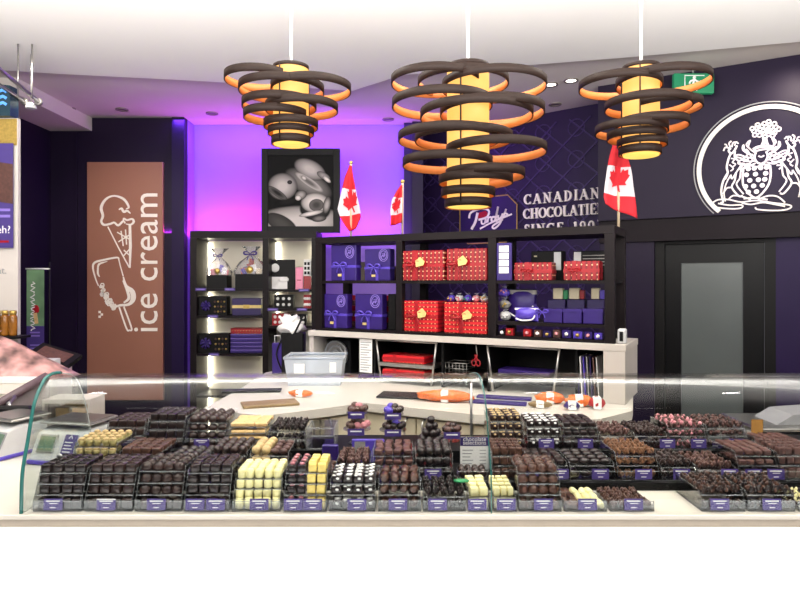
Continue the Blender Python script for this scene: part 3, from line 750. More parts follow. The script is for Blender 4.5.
# ================================================================ shared goods builders
def bow(mb, c, s, up=1):
    cx, cy, cz_ = c
    for sg in (1, -1):
        pts = spline([(cx, cy, cz_), (cx+sg*s*.5, cy-s*.18, cz_+s*.42), (cx+sg*s*1.0, cy-s*.1, cz_+s*.30), (cx+sg*s*.9, cy-.0, cz_-s*.02), (cx+sg*s*.35, cy-s*.1, cz_-s*.05), (cx, cy, cz_)], 3)
        mb.tube(pts, [s*.05+s*.1*math.sin(PI*i/(len(pts)-1)) for i in range(len(pts))], 6)
        pts = spline([(cx, cy, cz_), (cx+sg*s*.35, cy-s*.08, cz_-s*.5), (cx+sg*s*.5, cy-s*.03, cz_-s*1.0)], 3)
        mb.tube(pts, [s*.05+s*.05*i/len(pts) for i in range(len(pts))], 5)
    mb.ball((cx, cy-s*.08, cz_), s*.16, 1)

def purple_gift(fr, px0, px1, z0, ytop, d, label, group='large purple gift boxes with lilac bows'):
    sa, sb = fr.at(px0, d)[0], fr.at(px1, d)[0]; pm = (px0+px1)/2; z1 = fr.z(pm, ytop, d); wd = sb-sa; h = z1-z0; dp = .065
    t = thing('gift_box', label, 'gift box', fr.w((sa+sb)/2, d, z0), fr.th, group)
    bx('box_body', M['purple'], -wd/2, wd/2, 0, dp, 0, h, t, .004)
    m = MB(); m.box(-wd/2-.001, wd/2+.001, -.002, dp+.002, h*.36, h*.43); m.box(-.012*wd/.25, .012*wd/.25, -.0025, dp+.002, .001, h*.4); m.build('ribbon', M['ribbon'], t)
    m = MB(); bow(m, (-.02*wd/.25, -.018, h*.42), wd*.24); m.build('bow', M['ribbon'], t)
    m = MB(); rr = wd*.17; c = (wd*.25, h*.80)
    for q in (1, .72): m.ribbon([(c[0]+rr*q*math.cos(a*PI/12), c[1]+rr*1.2*q*math.sin(a*PI/12)) for a in range(25)], .004, .002)
    for a in range(6): m.ribbon([(c[0]+rr*.5*math.cos(a), c[1]+rr*.5*math.sin(a*1.7)), (c[0]-rr*.3*math.cos(a*2), c[1]-rr*.4*math.sin(a))], .004, .002)
    m.build('oval_seal', M['seal'], t)
    m = MB(); m.box(-wd*.2, -wd*.06, -.006, -.0026, h*.12, h*.19); m.build('gold_mark', M['cardgold'], t)

def red_gift(fr, px0, px1, z0, ytop, d, label, horiz=False, tagged=True, bowed=True, dp=.16, group='red wrapped gift boxes', bowx=-.2):
    sa, sb = fr.at(px0, d)[0], fr.at(px1, d)[0]; z1 = fr.z((px0+px1)/2, ytop, d); wd = sb-sa; h = z1-z0
    t = thing('wrapped_gift_box', label, 'gift box', fr.w((sa+sb)/2, d, z0), fr.th, group)
    bx('box_body', M['redh' if horiz else 'red'], -wd/2, wd/2, 0, dp, 0, h, t, .004)
    c = bowx*wd
    m = MB(); m.box(c-.012, c+.012, -.002, dp+.002, .001, h+.002); m.box(-wd/2-.001, wd/2+.001, -.0025, dp+.002, h*.5-.01, h*.5+.01); m.build('ribbon', M['redplain'], t)
    if bowed:
        m = MB(); bow(m, (c, -.015, h*.52), min(h*.3, .055)); m.build('bow', M['redplain'], t)
    if tagged:
        m = MB(); cc = c+.05; pts = [(cc-.025, h*.5-.01), (cc+.025, h*.5), (cc+.035, h*.62), (cc+.005, h*.78), (cc-.03, h*.66)]
        m.poly([(p[0], -.03, p[1]) for p in pts], (0, .003, 0)); m.build('gift_tag', M['cardgold'], t)

def flat_box(name, fr, px0, px1, z0, z1, d, dp, m_, label, cat, group=None, band=None, extra=None):
    sa, sb = fr.at(px0, d)[0], fr.at(px1, d)[0]; wd = sb-sa
    t = thing(name, label, cat, fr.w((sa+sb)/2, d, z0), fr.th, group)
    bx('box_body', M[m_], -wd/2, wd/2, 0, dp, 0, z1-z0, t, .003)
    if band: bx('band', M[band], -wd/2-.001, wd/2+.001, -.002, dp, (z1-z0)*.42, (z1-z0)*.6, t)
    if extra: extra(t, wd, z1-z0)
    return t

# ================================================================ lit shelving on the left
t = thing('lit_shelving', 'dark wooden lit shelving with pale back under the framed picture', 'shelving', (0, 6.0, 0))
SH_D = .42
xs = [(X(190, 6), X(196.5, 6)), (X(262.5, 6), X(268.5, 6)), (X(311.5, 6), X(316.5, 6))]
for a, b in xs: bx('post', M['rack'], a, b, 0, SH_D, 0, 1.975, t)
bx('top_board', M['rack'], xs[0][0], xs[2][1], 0, SH_D, 1.976, 2.045, t)
bx('back_panel', M['shelfback'], xs[0][1]+.001, xs[2][0]-.001, SH_D-.02, SH_D, .0, 1.974, t)
SHZ = [[1.485, 1.224, .856, .45], [1.477, 1.291, 1.124, .45]]
for k, zlist in enumerate(SHZ):
    a, b = xs[k][1]+.001, xs[k+1][0]-.001
    for z in zlist: bx('shelf', M['rack'], a, b, .01, SH_D-.022, z-.022, z, t)
    tops = [1.975]+[z-.024 for z in zlist]
    for q, z in enumerate(zlist+[0.02]):
        for xx, sg, yl in ((a, 1, .372), (b, -1, .372)):
            if k == 1 and q > 2: continue
            x0_, x1_ = sorted((xx+sg*.001, xx+sg*.008)); bx('light_strip', M['led'], x0_, x1_, yl, yl+.014, z+.03, tops[q]-.02, t)
SX = lambda px: X(px, 6.0)
def hamper(px0, px1, z0, ybox, ybow, label, seed):
    random.seed(seed); wd = SX(px1)-SX(px0); c = (SX(px0)+SX(px1))/2; h = Z(ybox, 6.06)-z0; hb = Z(ybow, 6.06)-z0
    t = thing('gift_hamper', label, 'gift hamper', (c, 6.06, z0), 0, 'cellophane gift hampers')
    m = MB(); e = .012; m.box(-wd/2, wd/2, 0, .01, 0, h); m.box(-wd/2, wd/2, .17, .18, 0, h); m.box(-wd/2, -wd/2+.01, .01, .17, 0, h); m.box(wd/2-.01, wd/2, .01, .17, 0, h); m.box(-wd/2, wd/2, .01, .17, 0, .01)
    m.build('hamper_box', M['black'], t)
    cols = ['redplain', 'cream', 'purple', 'gold', 'pinkch', 'ribbon', 'milk', 'orange', 'paper']
    for i in range(11):
        x = random.uniform(-wd*.36, wd*.36); top = h+(hb-h)*(.85-1.3*abs(x)/wd)*random.uniform(.55, .95)
        m = MB(); s_ = random.uniform(.018, .032)
        m.box(-s_, s_, -.008, .008, 0, .07, .003, Matrix.Translation((x, random.uniform(.04, .13), max(h-.02, top-.07))) @ Matrix.Rotation(random.uniform(-.5, .5), 4, 'Y') @ Matrix.Rotation(random.uniform(-.3, .3), 4, 'Z'))
        m.build('packed_treat', M[cols[(i*4+seed) % 9]], t)
    m = MB(); m.ball((0, .02, h+.04), wd*.14, 2, (1, .5, 1)); m.build('round_seal', M['gold'], t)
    m = MB()
    m.lathe([(wd*.62, h*.9), (wd*.66, h+.03), (wd*.45, h+(hb-h)*.6), (.02, hb-.005), (.02, hb+.005), (.075, hb+.06), (.10, hb+.08)], 14, m=Matrix.Translation((0, .09, 0)), sy=.45, cap=False); m.build('cellophane_wrap', M['cello'], t)
    m = MB(); bow(m, (0, .035, hb), wd*.22); m.build('bow', M['darkribbon'], t)
hamper(204.5, 225, 1.485, 275, 256, 'smaller cellophane hamper with purple bow, left on the lit top shelf', 4)
hamper(233.5, 262, 1.485, 274, 254, 'larger cellophane hamper with purple bow, right on the lit top shelf', 9)
def bowbox(px0, px1, z0, ytop, label):
    def ex(t, wd, h):
        m = MB(); bow(m, (-wd*.22, -.02, h*.55), wd*.14)
        for a in range(8): m.tube([(-wd*.22, -.01, h*.5), (-wd*.22+wd*.17*math.cos(a*.785), -.025, h*.5+wd*.17*math.sin(a*.785))], [.004, .012], 5)
        m.build('rosette_bow', M['purple'], t)
        for i in range(4):
            for j in range(3):
                MB().ball((wd*(.08+.11*i), -.004, h*(.2+.26*j)), .011, 1).build('chocolate_piece', M['gold' if (i+j) % 2 else 'milk'], t)
    flat_box('chocolate_box', LU, px0, px1, z0, Z(ytop, 6.0), .06, .12, 'black', label, 'chocolate box', 'open chocolate boxes with rosettes', None, ex)
bowbox(198.5, 227, 1.224, 296.5, 'black chocolate box with purple rosette beside the gold banded box')
bowbox(197.5, 229, .856, 334, 'black chocolate box with purple rosette beside the stacked purple boxes')
flat_box('chocolate_box', LU, 232, 261, 1.224, Z(298.5, 6), .07, .14, 'purpledark', 'deep purple box with a wide gold band on the lit shelf', 'chocolate box', None, 'cardgold',
         lambda t, wd, h: MB().box(-.03, .03, -.006, -.002, h*.4, h*.62).build('gold_knot', M['gold'], t))
zz = .856
for i in range(5):
    flat_box('chocolate_box', LU, 230.5, 262, zz, zz+.036, .07, .16, 'purple', 'flat purple chocolate box in the stack under the red box', 'chocolate box', 'flat purple boxes stacked on the lower shelf', None,
             lambda t, wd, h: bx('lid_edge', M['seal'], -wd/2-.001, wd/2+.001, -.002, .1, h*.72, h*.86, t)); zz += .0375
flat_box('chocolate_box', LU, 230.5, 262, zz, Z(329, 6), .07, .16, 'red', 'red box topping the purple stack on the lower lit shelf', 'chocolate box')
for i, (px, z) in enumerate(((198, 1.485), (227, 1.485), (210, 1.224), (211, .856), (301, 1.477), (270, 1.291), (299, 1.291))):
    t2 = thing('shelf_label', ['left hamper', 'gap between hampers', 'upper rosette box', 'lower rosette box', 'pink card', 'patterned gift box', 'right gift box'][i]+' shelf edge label, small and purple', 'shelf label', (SX(px)+.03, 5.999, z-.022))
    bx('label_card', M['pricecard'], -.05, .05, -.012, -.001, .002, .03, t2); bx('label_print', M['seal'], -.04, .04, -.0135, -.0122, .012, .02, t2)
# photo box and pink card
def photo_ex(t, wd, h):
    m = MB(); m.ball((-wd*.28, -.002, h*.72), .045, 2, (1, .1, 1)); m.box(-wd*.46, wd*.2, -.003, -.001, .004, h*.42); m.ball((wd*.05, -.004, h*.33), .04, 2, (1.4, .1, .7)); m.build('photo_highlights', M['paper'], t)
flat_box('photo_card', LU, 269.5, 295, 1.477, Z(259, 6), .16, .02, 'black', 'black and white photo card on the second lit bay', 'display card', None, None, photo_ex)
flat_box('display_card', LU, 295.5, 303, 1.477, Z(267, 6), .1, .012, 'pink', 'narrow pink card beside the black and white photo card', 'display card', None, None,
         lambda t, wd, h: bx('print_lines', M['redplain'], -wd*.3, wd*.3, -.0015, -.0005, h*.4, h*.44, t))
def patt(t, wd, h):
    for i in range(3):
        for j in range(2): MB().lathe([(.016, 0), (.012, .006)], 10, m=Matrix.Translation((wd*(-.3+.3*i), -.001, h*(.28+.44*j))) @ Matrix.Rotation(PI/2, 4, 'X')).build('print_dot', M['paper'], t)
GB = [(274, 293, 1.291, 295, 'black', 'dark patterned gift box, left on the middle shelf of the second bay'), (303.5, 311, 1.291, 295, 'redplain', 'red and white gift box, right on the middle shelf of the second bay'),
      (272, 287.5, 1.124, 314, 'redplain', 'red patterned gift box, left on the lowest visible shelf of the second bay'), (291, 306, 1.124, 315, 'black', 'dark red gift box, right on the lowest visible shelf of the second bay')]
for a, b, z, yt, mm_, lb in GB: flat_box('gift_box', LU, a, b, z, Z(yt, 6), .08, .1, mm_, lb, 'gift box', None, None, patt)
flat_box('gift_box', LU, 303.5, 311, 1.477, Z(276, 6), .12, .1, 'redplain', 'dark red box under the black and white one beside the right post', 'gift box')
t3 = flat_box('gift_box', LU, 303.5, 311, Z(276, 6)+.001, Z(259, 6), .12, .1, 'paper', 'white printed box topmost beside the right post of the second bay', 'gift box', None, None,
    lambda t, wd, h: [bx('print_block', M['black'], -wd*.4+wd*.42*(i % 2), -wd*.4+wd*.42*(i % 2)+wd*.3, -.002, 0, h*(.1+.28*(i//2)), h*(.1+.28*(i//2))+h*.18, t) for i in range(6)])

# ================================================================ rear open rack on its white counter
RD = .38; RT_ = zs(1.98)
rk = RK.root('open_rack', 'tall dark open display rack standing on the white rear counter', 'display rack')
S = lambda px, d=0: RK.at(px, d)[0]
posts = [(315.5, 322), (396, 402), (488, 496), (604.5, 614.5)]
PS = [(S(a), S(b)) for a, b in posts]
CT = zs(1.083)
for a, b in PS:
    bx('post', M['rack'], a, b, 0, .045, CT+.001, zs(1.917), rk)
    bx('post', M['rack'], a, b, RD-.045, RD, CT+.001, zs(1.917), rk)
bx('top_board', M['rack'], PS[0][0], PS[-1][1], 0, RD, zs(1.918), RT_, rk)
bx('base_board', M['rack'], PS[0][1]+.001, PS[-1][0]-.001, -.0, RD-.046, CT+.001, CT+.017, rk)
mz = zs(1.562)
bx('shelf', M['rack'], PS[0][1]+.001, PS[2][0]-.001, .003, RD-.047, mz-.018, mz, rk)
bx('shelf', M['rack'], PS[2][1]+.001, PS[3][0]-.001, .003, RD-.047, mz-.018, mz, rk)
lz = zs(1.225)
bx('shelf', M['rack'], PS[2][1]+.001, PS[3][0]-.001, .003, RD-.047, lz-.019, lz, rk)
bx('side_rail', M['rack'], PS[3][0]+.02, PS[3][1]-.01, .046, RD-.046, mz-.015, mz, rk)
bz = CT+.018
purple_gift(RK, 331, 356, mz+.001, 245, .04, 'purple gift box with lilac bow, upper left in the first rack bay')
purple_gift(RK, 364.5, 390, mz+.001, 249, .06, 'purple gift box with lilac bow, upper right in the first rack bay')
purple_gift(RK, 323.6, 347, bz, 294, .03, 'purple gift box with lilac bow, lower left in the first rack bay')
purple_gift(RK, 355, 382, bz, 294, .04, 'purple gift box with lilac bow, lower right in the first rack bay')
red_gift(RK, 402.6, 443.5, mz+.001, 250.5, .01, 'red wrapped box with gold tag, upper left in the second rack bay', dp=.14)
red_gift(RK, 446.5, 487, mz+.001, 248.5, .03, 'red wrapped box with gold tag, upper right in the second rack bay', dp=.14, bowx=-.25)
red_gift(RK, 402.8, 437.5, bz, 301, .03, 'red wrapped box with gold tag, lower left in the second rack bay', True, dp=.14, bowx=-.1)
red_gift(RK, 444, 487, bz, 302.5, .03, 'red wrapped box with gold tag, lower right in the second rack bay', True, dp=.14, bowx=-.1)
red_gift(RK, 514, 552, mz+.001, 262.5, .04, 'red wrapped box with red bow, upper left in the third rack bay', tagged=False, dp=.09, bowx=-.15)
red_gift(RK, 563.5, 599.5, mz+.001, 261, .04, 'red wrapped box with red bow, upper right in the third rack bay', tagged=False, dp=.09, bowx=-.2)
def price_board(t, wd, h):
    for i in range(4): bx('printed_panel', M['paper'], -wd*.32, wd*.32, -.003, -.0005, h*(.19+.19*i), h*(.19+.19*i)+h*.165, t)
flat_box('price_board', RK, 496.5, 511.5, mz+.001, RK.z(502, 243), -.0, .014, 'purple', 'upright purple board with four white panels by the rack post', 'price board', None, None, price_board)
def dk(t, wd, h): bx('price_tag', M['lgrey'], wd*.25, wd*.47, -.004, -.001, h*.35, h*.95, t); bx('print_line', M['cream'], -wd*.4, -wd*.3, -.002, 0, h*.8, h*.85, t)
def dk2(t, wd, h):
    bx('price_tag', M['lgrey'], -wd*.47, -wd*.25, -.004, -.001, h*.35, h*.97, t)
    for i in range(4): bx('stripe', M['skin'], -wd*.2, wd*.46, -.002, 0, h*(.5+.11*i), h*(.5+.11*i)+h*.03, t)
flat_box('dark_carton', RK, 531, 562, mz+.001, RK.z(545, 251, .22), .21, .09, 'black', 'dark carton with grey tag behind the left red box', 'carton', None, None, dk)
flat_box('dark_carton', RK, 573, 606, mz+.001, RK.z(590, 251, .22), .21, .09, 'black', 'dark striped carton with grey tag behind the right red box', 'carton', None, None, dk2)
# stock standing deep in the first bay
for i, (a, b, y0_, cc) in enumerate(((334, 352, 272, 'rosy'), (352, 360, 268, 'cream'), (386, 393, 272, 'copper'))):
    flat_box('stock_carton', RK, a+.3, b-.3, mz+.001, RK.z((a+b)/2, y0_-6, .22), .22, .09, cc, ['rosy carton behind the upper left purple gift box', 'cream jar carton between the upper purple gift boxes', 'brown carton at the right of the upper purple boxes'][i], 'carton')
z_ = bz
for i in range(6):
    flat_box('flat_carton', RK, 350 if i < 4 else 352, 393, z_, z_+.036, .20, .10, 'redplain' if i % 2 else 'rosy', 'flat reddish carton in the stack behind the lower purple gift boxes', 'carton', 'flat cartons stacked deep in the rack'); z_ += .037
flat_box('dark_carton', RK, 388, 395.5, bz, RK.z(392, 294, .08), .08, .07, 'black', 'small black carton beside the second rack post', 'carton')
# cellophane bags, above the lower right red box and in the third bay
def cello_bag(px, z0, d, wpx, hh, label, seed, fill='ribbon', group='small cellophane treat bags'):
    random.seed(seed); s_, Y = RK.at(px, d); wd = wpx*Y/F
    t = thing('treat_bag', label, 'treat bag', RK.w(s_, d, z0), RK.th, group)
    m = MB(); m.ball((0, .04, hh*.42), 1, 2, (wd*.5, .028, hh*.42), .35, seed); m.build('bag_body', M[fill], t)
    m = MB(); m.lathe([(.004, hh*.8), (wd*.35, hh*1.05)], 8, m=Matrix.Translation((0, .04, 0)), sy=.3, cap=False); m.build('gathered_top', M['cello'], t)
    m = MB()
    for i in range(5): m.ball((random.uniform(-.3, .3)*wd, .010+random.uniform(0, .008), hh*random.uniform(.2, .65)), .006, 1)
    m.build('wrapped_sweets', M[['paper', 'gold', 'pinkch', 'leafgreen'][seed % 4]], t)
zr = RK.z(465, 302.5, .03)+.001
for i, px in enumerate((449, 457, 465.5, 474, 482)):
    cello_bag(px, zr, .06, 9, .053, 'shiny cellophane treat bag lying on the lower right red box', i+1, ['ribbon', 'lgrey', 'ribbon', 'pinkch', 'lgrey'][i], 'treat bags on the lower right red box')
for i, (px, z0, wpx, hh, fl) in enumerate(((503, lz+.001, 12, .066, 'lgrey'), (502.5, lz+.0705, 12, .066, 'skin'), (502, lz+.140, 13, .066, 'ribbon'))):
    cello_bag(px, z0, .05, wpx, hh, ['silver cellophane bag, bottom of the three beside the third bay post', 'grey cellophane bag, middle of the three beside the third bay post', 'lilac cellophane bag, topmost beside the third bay post'][i], i+8, fl)
def pouch(px0, px1, z0, ytop, d, m_, lb, bandm):
    sa, sb = S(px0, d), S(px1, d); wd = sb-sa; h = RK.z((px0+px1)/2, ytop, d)-z0
    t = thing('treat_pouch', lb, 'treat pouch', RK.w((sa+sb)/2, d, z0), RK.th)
    m = MB(); t_ = bmesh.new(); bmesh.ops.create_grid(t_, x_segments=10, y_segments=10, size=.5)
    for v in t_.verts:
        u, w_ = v.co.x, v.co.y; b_ = (1-4*u*u)*(1-4*w_*w_); v.co = Vector((u*wd, -.035*b_-.004, (w_+.5)*h))
    r = bmesh.ops.solidify(t_, geom=list(t_.faces), thickness=-.006); m.merge(t_, smooth=True); m.build('pouch_body', M[m_], t)
    bx('pouch_header', M[bandm], -wd/2, wd/2, -.014, .004, h*.86, h, t)
    m = MB(); m.ribbon(spline([(-wd*.4, h*.25), (-wd*.1, h*.12), (wd*.3, h*.2), (wd*.42, h*.5)], 5), .008, .002, Matrix.Translation((0, -.036, 0))); m.build('pouch_swirl', M['paper'], t)
pouch(509, 537, lz+.001, 290, .13, 'purple', 'purple treat pouch behind the white topped pouch in the third bay', 'skin')
pouch(515.5, 538.5, lz+.001, 308, .05, 'ribbon', 'lilac treat pouch with white header in front of the purple cubes', 'paper')
for i, (a, b) in enumerate(((543.5, 562), (563, 581.5), (583, 603))):
    lb = ['leftmost', 'middle', 'rightmost'][i]
    flat_box('purple_cube_box', RK, a, b, lz+.001, RK.z((a+b)/2, 309.5), .02, .09, 'purple', f'purple cube box, {lb} of the front three in the third bay', 'gift box', 'purple cube boxes', None,
             lambda t, wd, h: bx('lid', M['purple'], -wd/2-.002, wd/2+.002, -.003, .092, h*.78, h+.002, t))
    a2, b2 = a+4, min(b+3, 604)
    flat_box('purple_cube_box', RK, a2, b2, lz+.001, RK.z((a2+b2)/2, 299.5, .15), .15, .09, 'purpledark', f'darker purple cube box, {lb} of the back three in the third bay', 'gift box', 'purple cube boxes')
for i, (a, b) in enumerate(((553, 562.5), (569, 579), (591, 599))):
    zz = RK.z((a+4+min(b+3, 604))/2 if False else {0: (547.5+565)/2, 1: (567+584.5)/2, 2: (587+604)/2}[i], 299.5, .15)+.002
    flat_box('cream_label_box', RK, a, b, zz, RK.z((a+b)/2, 288, .16), .17, .045, 'cream', f'cream fronted box standing on the back purple cubes, {["leftmost", "middle", "rightmost"][i]} of three', 'box', 'cream fronted boxes')
    flat_box('coloured_treat_box', RK, b+.6, b+5, zz, RK.z((a+b)/2, 290, .16), .17, .04, ['leafgreen', 'redplain', 'ribbon'][i], f'small {["green", "red", "lilac"][i]} treat box beside a cream fronted box', 'box', 'small coloured treat boxes')
# a large bow between pouches and cubes
t = RK.thing('ribbon_bow', 'lilac ribbon bow between the pouches and the purple cubes', 'bow', 543, lz+.04, .0)
m = MB(); bow(m, (0, -.02, .022), .034); m.build('bow_loops', M['ribbon'], t)
# bottom level clutter
random.seed(21)
cl = [(499, 505, 'black'), (505.5, 513, 'redplain'), (523, 531, 'redplain'), (534, 541, 'rosy'), (543, 551, 'purpledark'), (553, 560, 'rosy'), (562, 571, 'purple'), (573, 582, 'ribbon'), (584, 592, 'purple'), (594, 602, 'ribbon')]
for i, (a, b, c_) in enumerate(cl):
    hgt = random.uniform(.032, .05)
    def ex(t, wd, h, i=i):
        MB().ball((0, -.004, h*.5), .012, 1).build('seal', M[['paper', 'gold', 'pinkch'][i % 3]], t)
    flat_box('small_treat_box', RK, a, b, bz, bz+hgt, .02, .036, c_, f'small {dict(black="black", redplain="red", rosy="rosy brown", purpledark="deep purple", purple="purple", ribbon="lilac")[c_]} treat box on the rack base, {["first", "second", "third", "fourth", "fifth", "sixth", "seventh", "eighth", "ninth", "last"][i]} from the left', 'treat box', 'small treat boxes on the rack base', None, ex)
# silver items beyond the right end of the rack
t = thing('paper_towel_dispenser', 'small grey wall unit at the right end of the rack', 'dispenser', RK.w(S(621, .0), .01, CT+.001), RK.th)
bx('housing', M['lgrey'], -.021, .021, 0, .06, 0, .08, t, .007); bx('opening', M['black'], -.009, .009, -.004, -.0005, .015, .065, t)

# white rear counter
ct = RK.root('rear_counter', 'long white rear counter with dark open compartments under the rack', 'counter')
ce = S(626.5); cs = S(309.5); WT = .901
bx('counter_top', M['hutch'], cs, ce, -.02, .42, CT-.037, CT, ct, .002)
bx('end_panel', M['hutch'], S(604), ce-.004, -.018, .42, WT, CT-.0375, ct)
bx('left_panel', M['hutch'], cs, cs+.035, 0, .42, WT, CT-.0375, ct)
bx('back_board', M['black'], cs+.036, S(604)-.001, .39, .42, WT, CT-.0375, ct)
for px in (357, 372, 440, 486, 574): bx('divider', M['black'], S(px), S(px)+.014, 0.02, .389, WT, CT-.0375, ct)
inner = WT+.0005
t = RK.thing('ribbon_reel_machine', 'grey machine with a round reel under the left of the counter', 'machine', 335, inner, .06)
bx('machine_body', M['black'], -.10, .10, .04, .2, 0, .25, t, .006)
m = MB()
for r in (.095, .065, .035): m.lathe([(r-.012, .015), (r, 0), (r, .02)], 24, m=Matrix.Translation((-.01, .037, .15)) @ Matrix.Rotation(PI/2, 4, 'X'), cap=False)
m.build('reel', M['grey'], t); MB().lathe([(.001, 0), (.09, .001)], 24, m=Matrix.Translation((-.01, .037, .15)) @ Matrix.Rotation(PI/2, 4, 'X'), cap=False).build('reel_face', M['skin'], t)
t = RK.thing('price_list', 'white printed list hanging on the front of the rear counter', 'paper list', 366, .955, .012)
bx('sheet', M['paper'], -.048, .048, -.004, 0, 0, .22, t)
for i in range(12): bx('text_row', M['grey'], -.040, .014+.014*((i*7) % 3), -.0052, -.0041, .014+.0165*i, .019+.0165*i, t)
def wire_frame(p0, p1, lb):
    t = RK.root('metal_rack_frame', lb, 'metal frame'); a, b = S(p0), S(p1)
    for x, dx in ((a, .035), (b, -.035)): MB().tube([(x, .006, CT-.044), (x+dx, .006, WT+.008)], .007, 6).build('upright', M['steel'], t)
    MB().tube([(a, .006, CT-.045), (b, .006, CT-.045)], .006, 6).build('top_bar', M['steel'], t)
    return t, a, b
t, a, b = wire_frame(376, 436, 'grey metal frame holding the red wrapped boxes under the counter')
bx('shelf_bar', M['steel'], a+.02, b-.02, -.006, .2, 1.010, 1.032, t); bx('shelf_bar', M['steel'], a+.03, b-.03, -.006, .2, .925, .940, t)
red_gift(RK, 382.5, 424, 1.033, 355.5, .01, 'flat red wrapped box on the upper bar of the metal frame', True, False, False, .15, 'flat red boxes under the counter')
red_gift(RK, 382.5, 424, .941, 369.5, .01, 'flat red wrapped box on the lower bar of the metal frame', True, False, False, .15, 'flat red boxes under the counter')
t, a, b = wire_frame(487, 559, 'grey metal frame around the dark opening right of centre')
bx('shelf_bar', M['black'], a+.03, b-.03, .03, .2, .998, 1.008, t)
flat_box('folded_bag_bundle', RK, 498, 550, 1.009, 1.035, .04, .15, 'purple', 'bundle of purple folded bags inside the right metal frame', 'folded bags')
t = RK.thing('scissors', 'red handled scissors hanging in the dark compartment', 'scissors', 476, 1.065, .022)
m = MB()
for sx_ in (-.014, .014): m.tube([(sx_+.013*math.cos(a_*PI/5), 0, .013*1.4*math.sin(a_*PI/5)) for a_ in range(10)], .0038, 5, closed=True)
m.tube([(-.011, 0, .014), (.007, 0, .05)], .006, 5); m.tube([(.011, 0, .014), (-.007, 0, .05)], .006, 5); m.build('handles', M['redplain'], t)
m = MB(); m.tube([(.007, 0, .05), (.0, 0, .105)], .004, 5); m.build('blades', M['steel'], t)
t = RK.thing('wire_basket', 'small wire basket in the compartment left of the scissors', 'basket', 456, .9815, .05)
m = MB()
for z in (0.003, .035, .07): m.tube([(-.07, 0, z), (.07, 0, z), (.07, .13, z), (-.07, .13, z)], .0028, 5, closed=True)
m.build('rim_wire', M['steel'], t)
m = MB()
for i in range(7): m.tube([(-.07+i*.0233, 0, .07), (-.07+i*.0233, 0, 0.003), (-.07+i*.0233, .13, 0.003)], .002, 4)
m.build('mesh_wire', M['steel'], t)
bx('basket_shelf', M['black'], S(440)+.015, S(486)-.001, .03, .385, .962, .98, ct)
FN = ['purple', 'white', 'lilac', 'grey', 'deep purple', 'rosy', 'pale grey']
for i in range(7):
    px = 579+i*3.3
    t = RK.thing('leaning_folder', f'slim {FN[i]} folder leaning in the right end compartment', 'folder', px, inner, .04, 'folders leaning in the right end compartment')
    MB().box(-.0028, .0028, 0, .18, 0, .235, 0, Matrix.Rotation(-.06, 4, 'Y')).build('cover', M[['purple', 'paper', 'ribbon', 'grey', 'purpledark', 'rosy', 'lgrey'][i]], t)

# ================================================================ worktop island inside the counter
zt_ = .9
def wp(px, py): Y = (H-zt_)*F/(py-HY); return (X(px, Y), Y)
A_, B_, C_, D_, E_, F_ = wp(202, 409), wp(263, 416), wp(366, 403), wp(475, 414.5), wp(600, 419), wp(632, 411)
def rkw(px, d): v = RK.w(S(px, d), d); return (v[0], v[1])
poly = [A_, B_, C_, D_, E_, F_, rkw(633, .0), rkw(633, .43), rkw(305, .43), wp(266, 372.5), wp(238, 390)]
wk = thing('service_worktop', 'angled cream worktop with beige cupboards behind the glass case', 'worktop', (0, 0, 0))
MB().poly([(x, y, zt_-.045) for x, y in poly], (0, 0, .045)).build('top_slab', M['worktop'], wk)
def inset(p, c, d=.05):
    v = Vector(c)-Vector(p); v.normalize(); return (p[0]+v.x*d, p[1]+v.y*d)
cen = (-.0, 4.3)
body = [(p[0], p[1]+.05) for p in (A_, B_, C_, D_)] + [(E_[0]-.2, E_[1]+.07), (F_[0]-.25, F_[1]+.1), rkw(610, .40), rkw(318, .40), (poly[9][0]+.05, poly[9][1]-.02), (poly[10][0]+.05, poly[10][1])]
MB().poly([(x, y, .002) for x, y in body], (0, 0, zt_-.046-.002)).build('cupboard_body', M['beige'], wk)
def doors_on(p, q, n, hinge=None):
    p, q = Vector((p[0], p[1]+.05)), Vector((q[0], q[1]+.05)); d = (q-p); L_ = d.length; d.normalize(); ang = math.atan2(d.y, d.x); wdt = L_/n
    for i in range(n):
        o0 = p+d*(wdt*(i+.5)); dr_ = MB().box(-wdt/2+.004, wdt/2-.004, -.02, -.001, .1, zt_-.06, .003).build('cupboard_door', M['beige'], wk, (o0.x, o0.y, 0), ang)
        hx = (wdt/2-.05)*(1 if i % 2 == 0 else -1)
        MB().tube(spline([(hx, -.02, .68), (hx, -.05, .70), (hx, -.055, .76), (hx, -.05, .82), (hx, -.02, .84)], 3), .006, 6).build('door_handle', M['steel'], dr_)
doors_on(A_, B_, 1); doors_on(B_, C_, 2)
c2 = C_; doors_on(C_, D_, 2); doors_on(D_, (E_[0]-.2, E_[1]+.02), 2)
on = zt_+.001
def wthing(name, lb, cat, px, py, rz=0): x, y = wp(px, py); return thing(name, lb, cat, (x, y, on), rz)
t = wthing('wooden_board', 'long brown wooden board lying on the left wing of the worktop', 'board', 270, 405, -.0)
MB().box(-.145, .145, -.07, .07, 0, .014, .003, Matrix.Rotation(.35, 4, 'Z')).build('board_slab', M['wood'], t)
t = wthing('storage_tub', 'clear bluish plastic tub standing on the worktop', 'storage tub', 314, 386, .0)
k = wp(314, 386)[1]/F; a, b, h = 26*k, 29.5*k, 28*k
m = MB()
bm_ = bmesh.new(); lo = [(-a, 0), (a, 0), (a, .22), (-a, .22)]; hi = [(-b, -.02), (b, -.02), (b, .24), (-b, .24)]
vl = [bm_.verts.new((x, y, 0)) for x, y in lo]; vh = [bm_.verts.new((x, y, h)) for x, y in hi]
bm_.faces.new(vl[::-1])
for i in range(4): bm_.faces.new([vl[i], vl[(i+1) % 4], vh[(i+1) % 4], vh[i]])
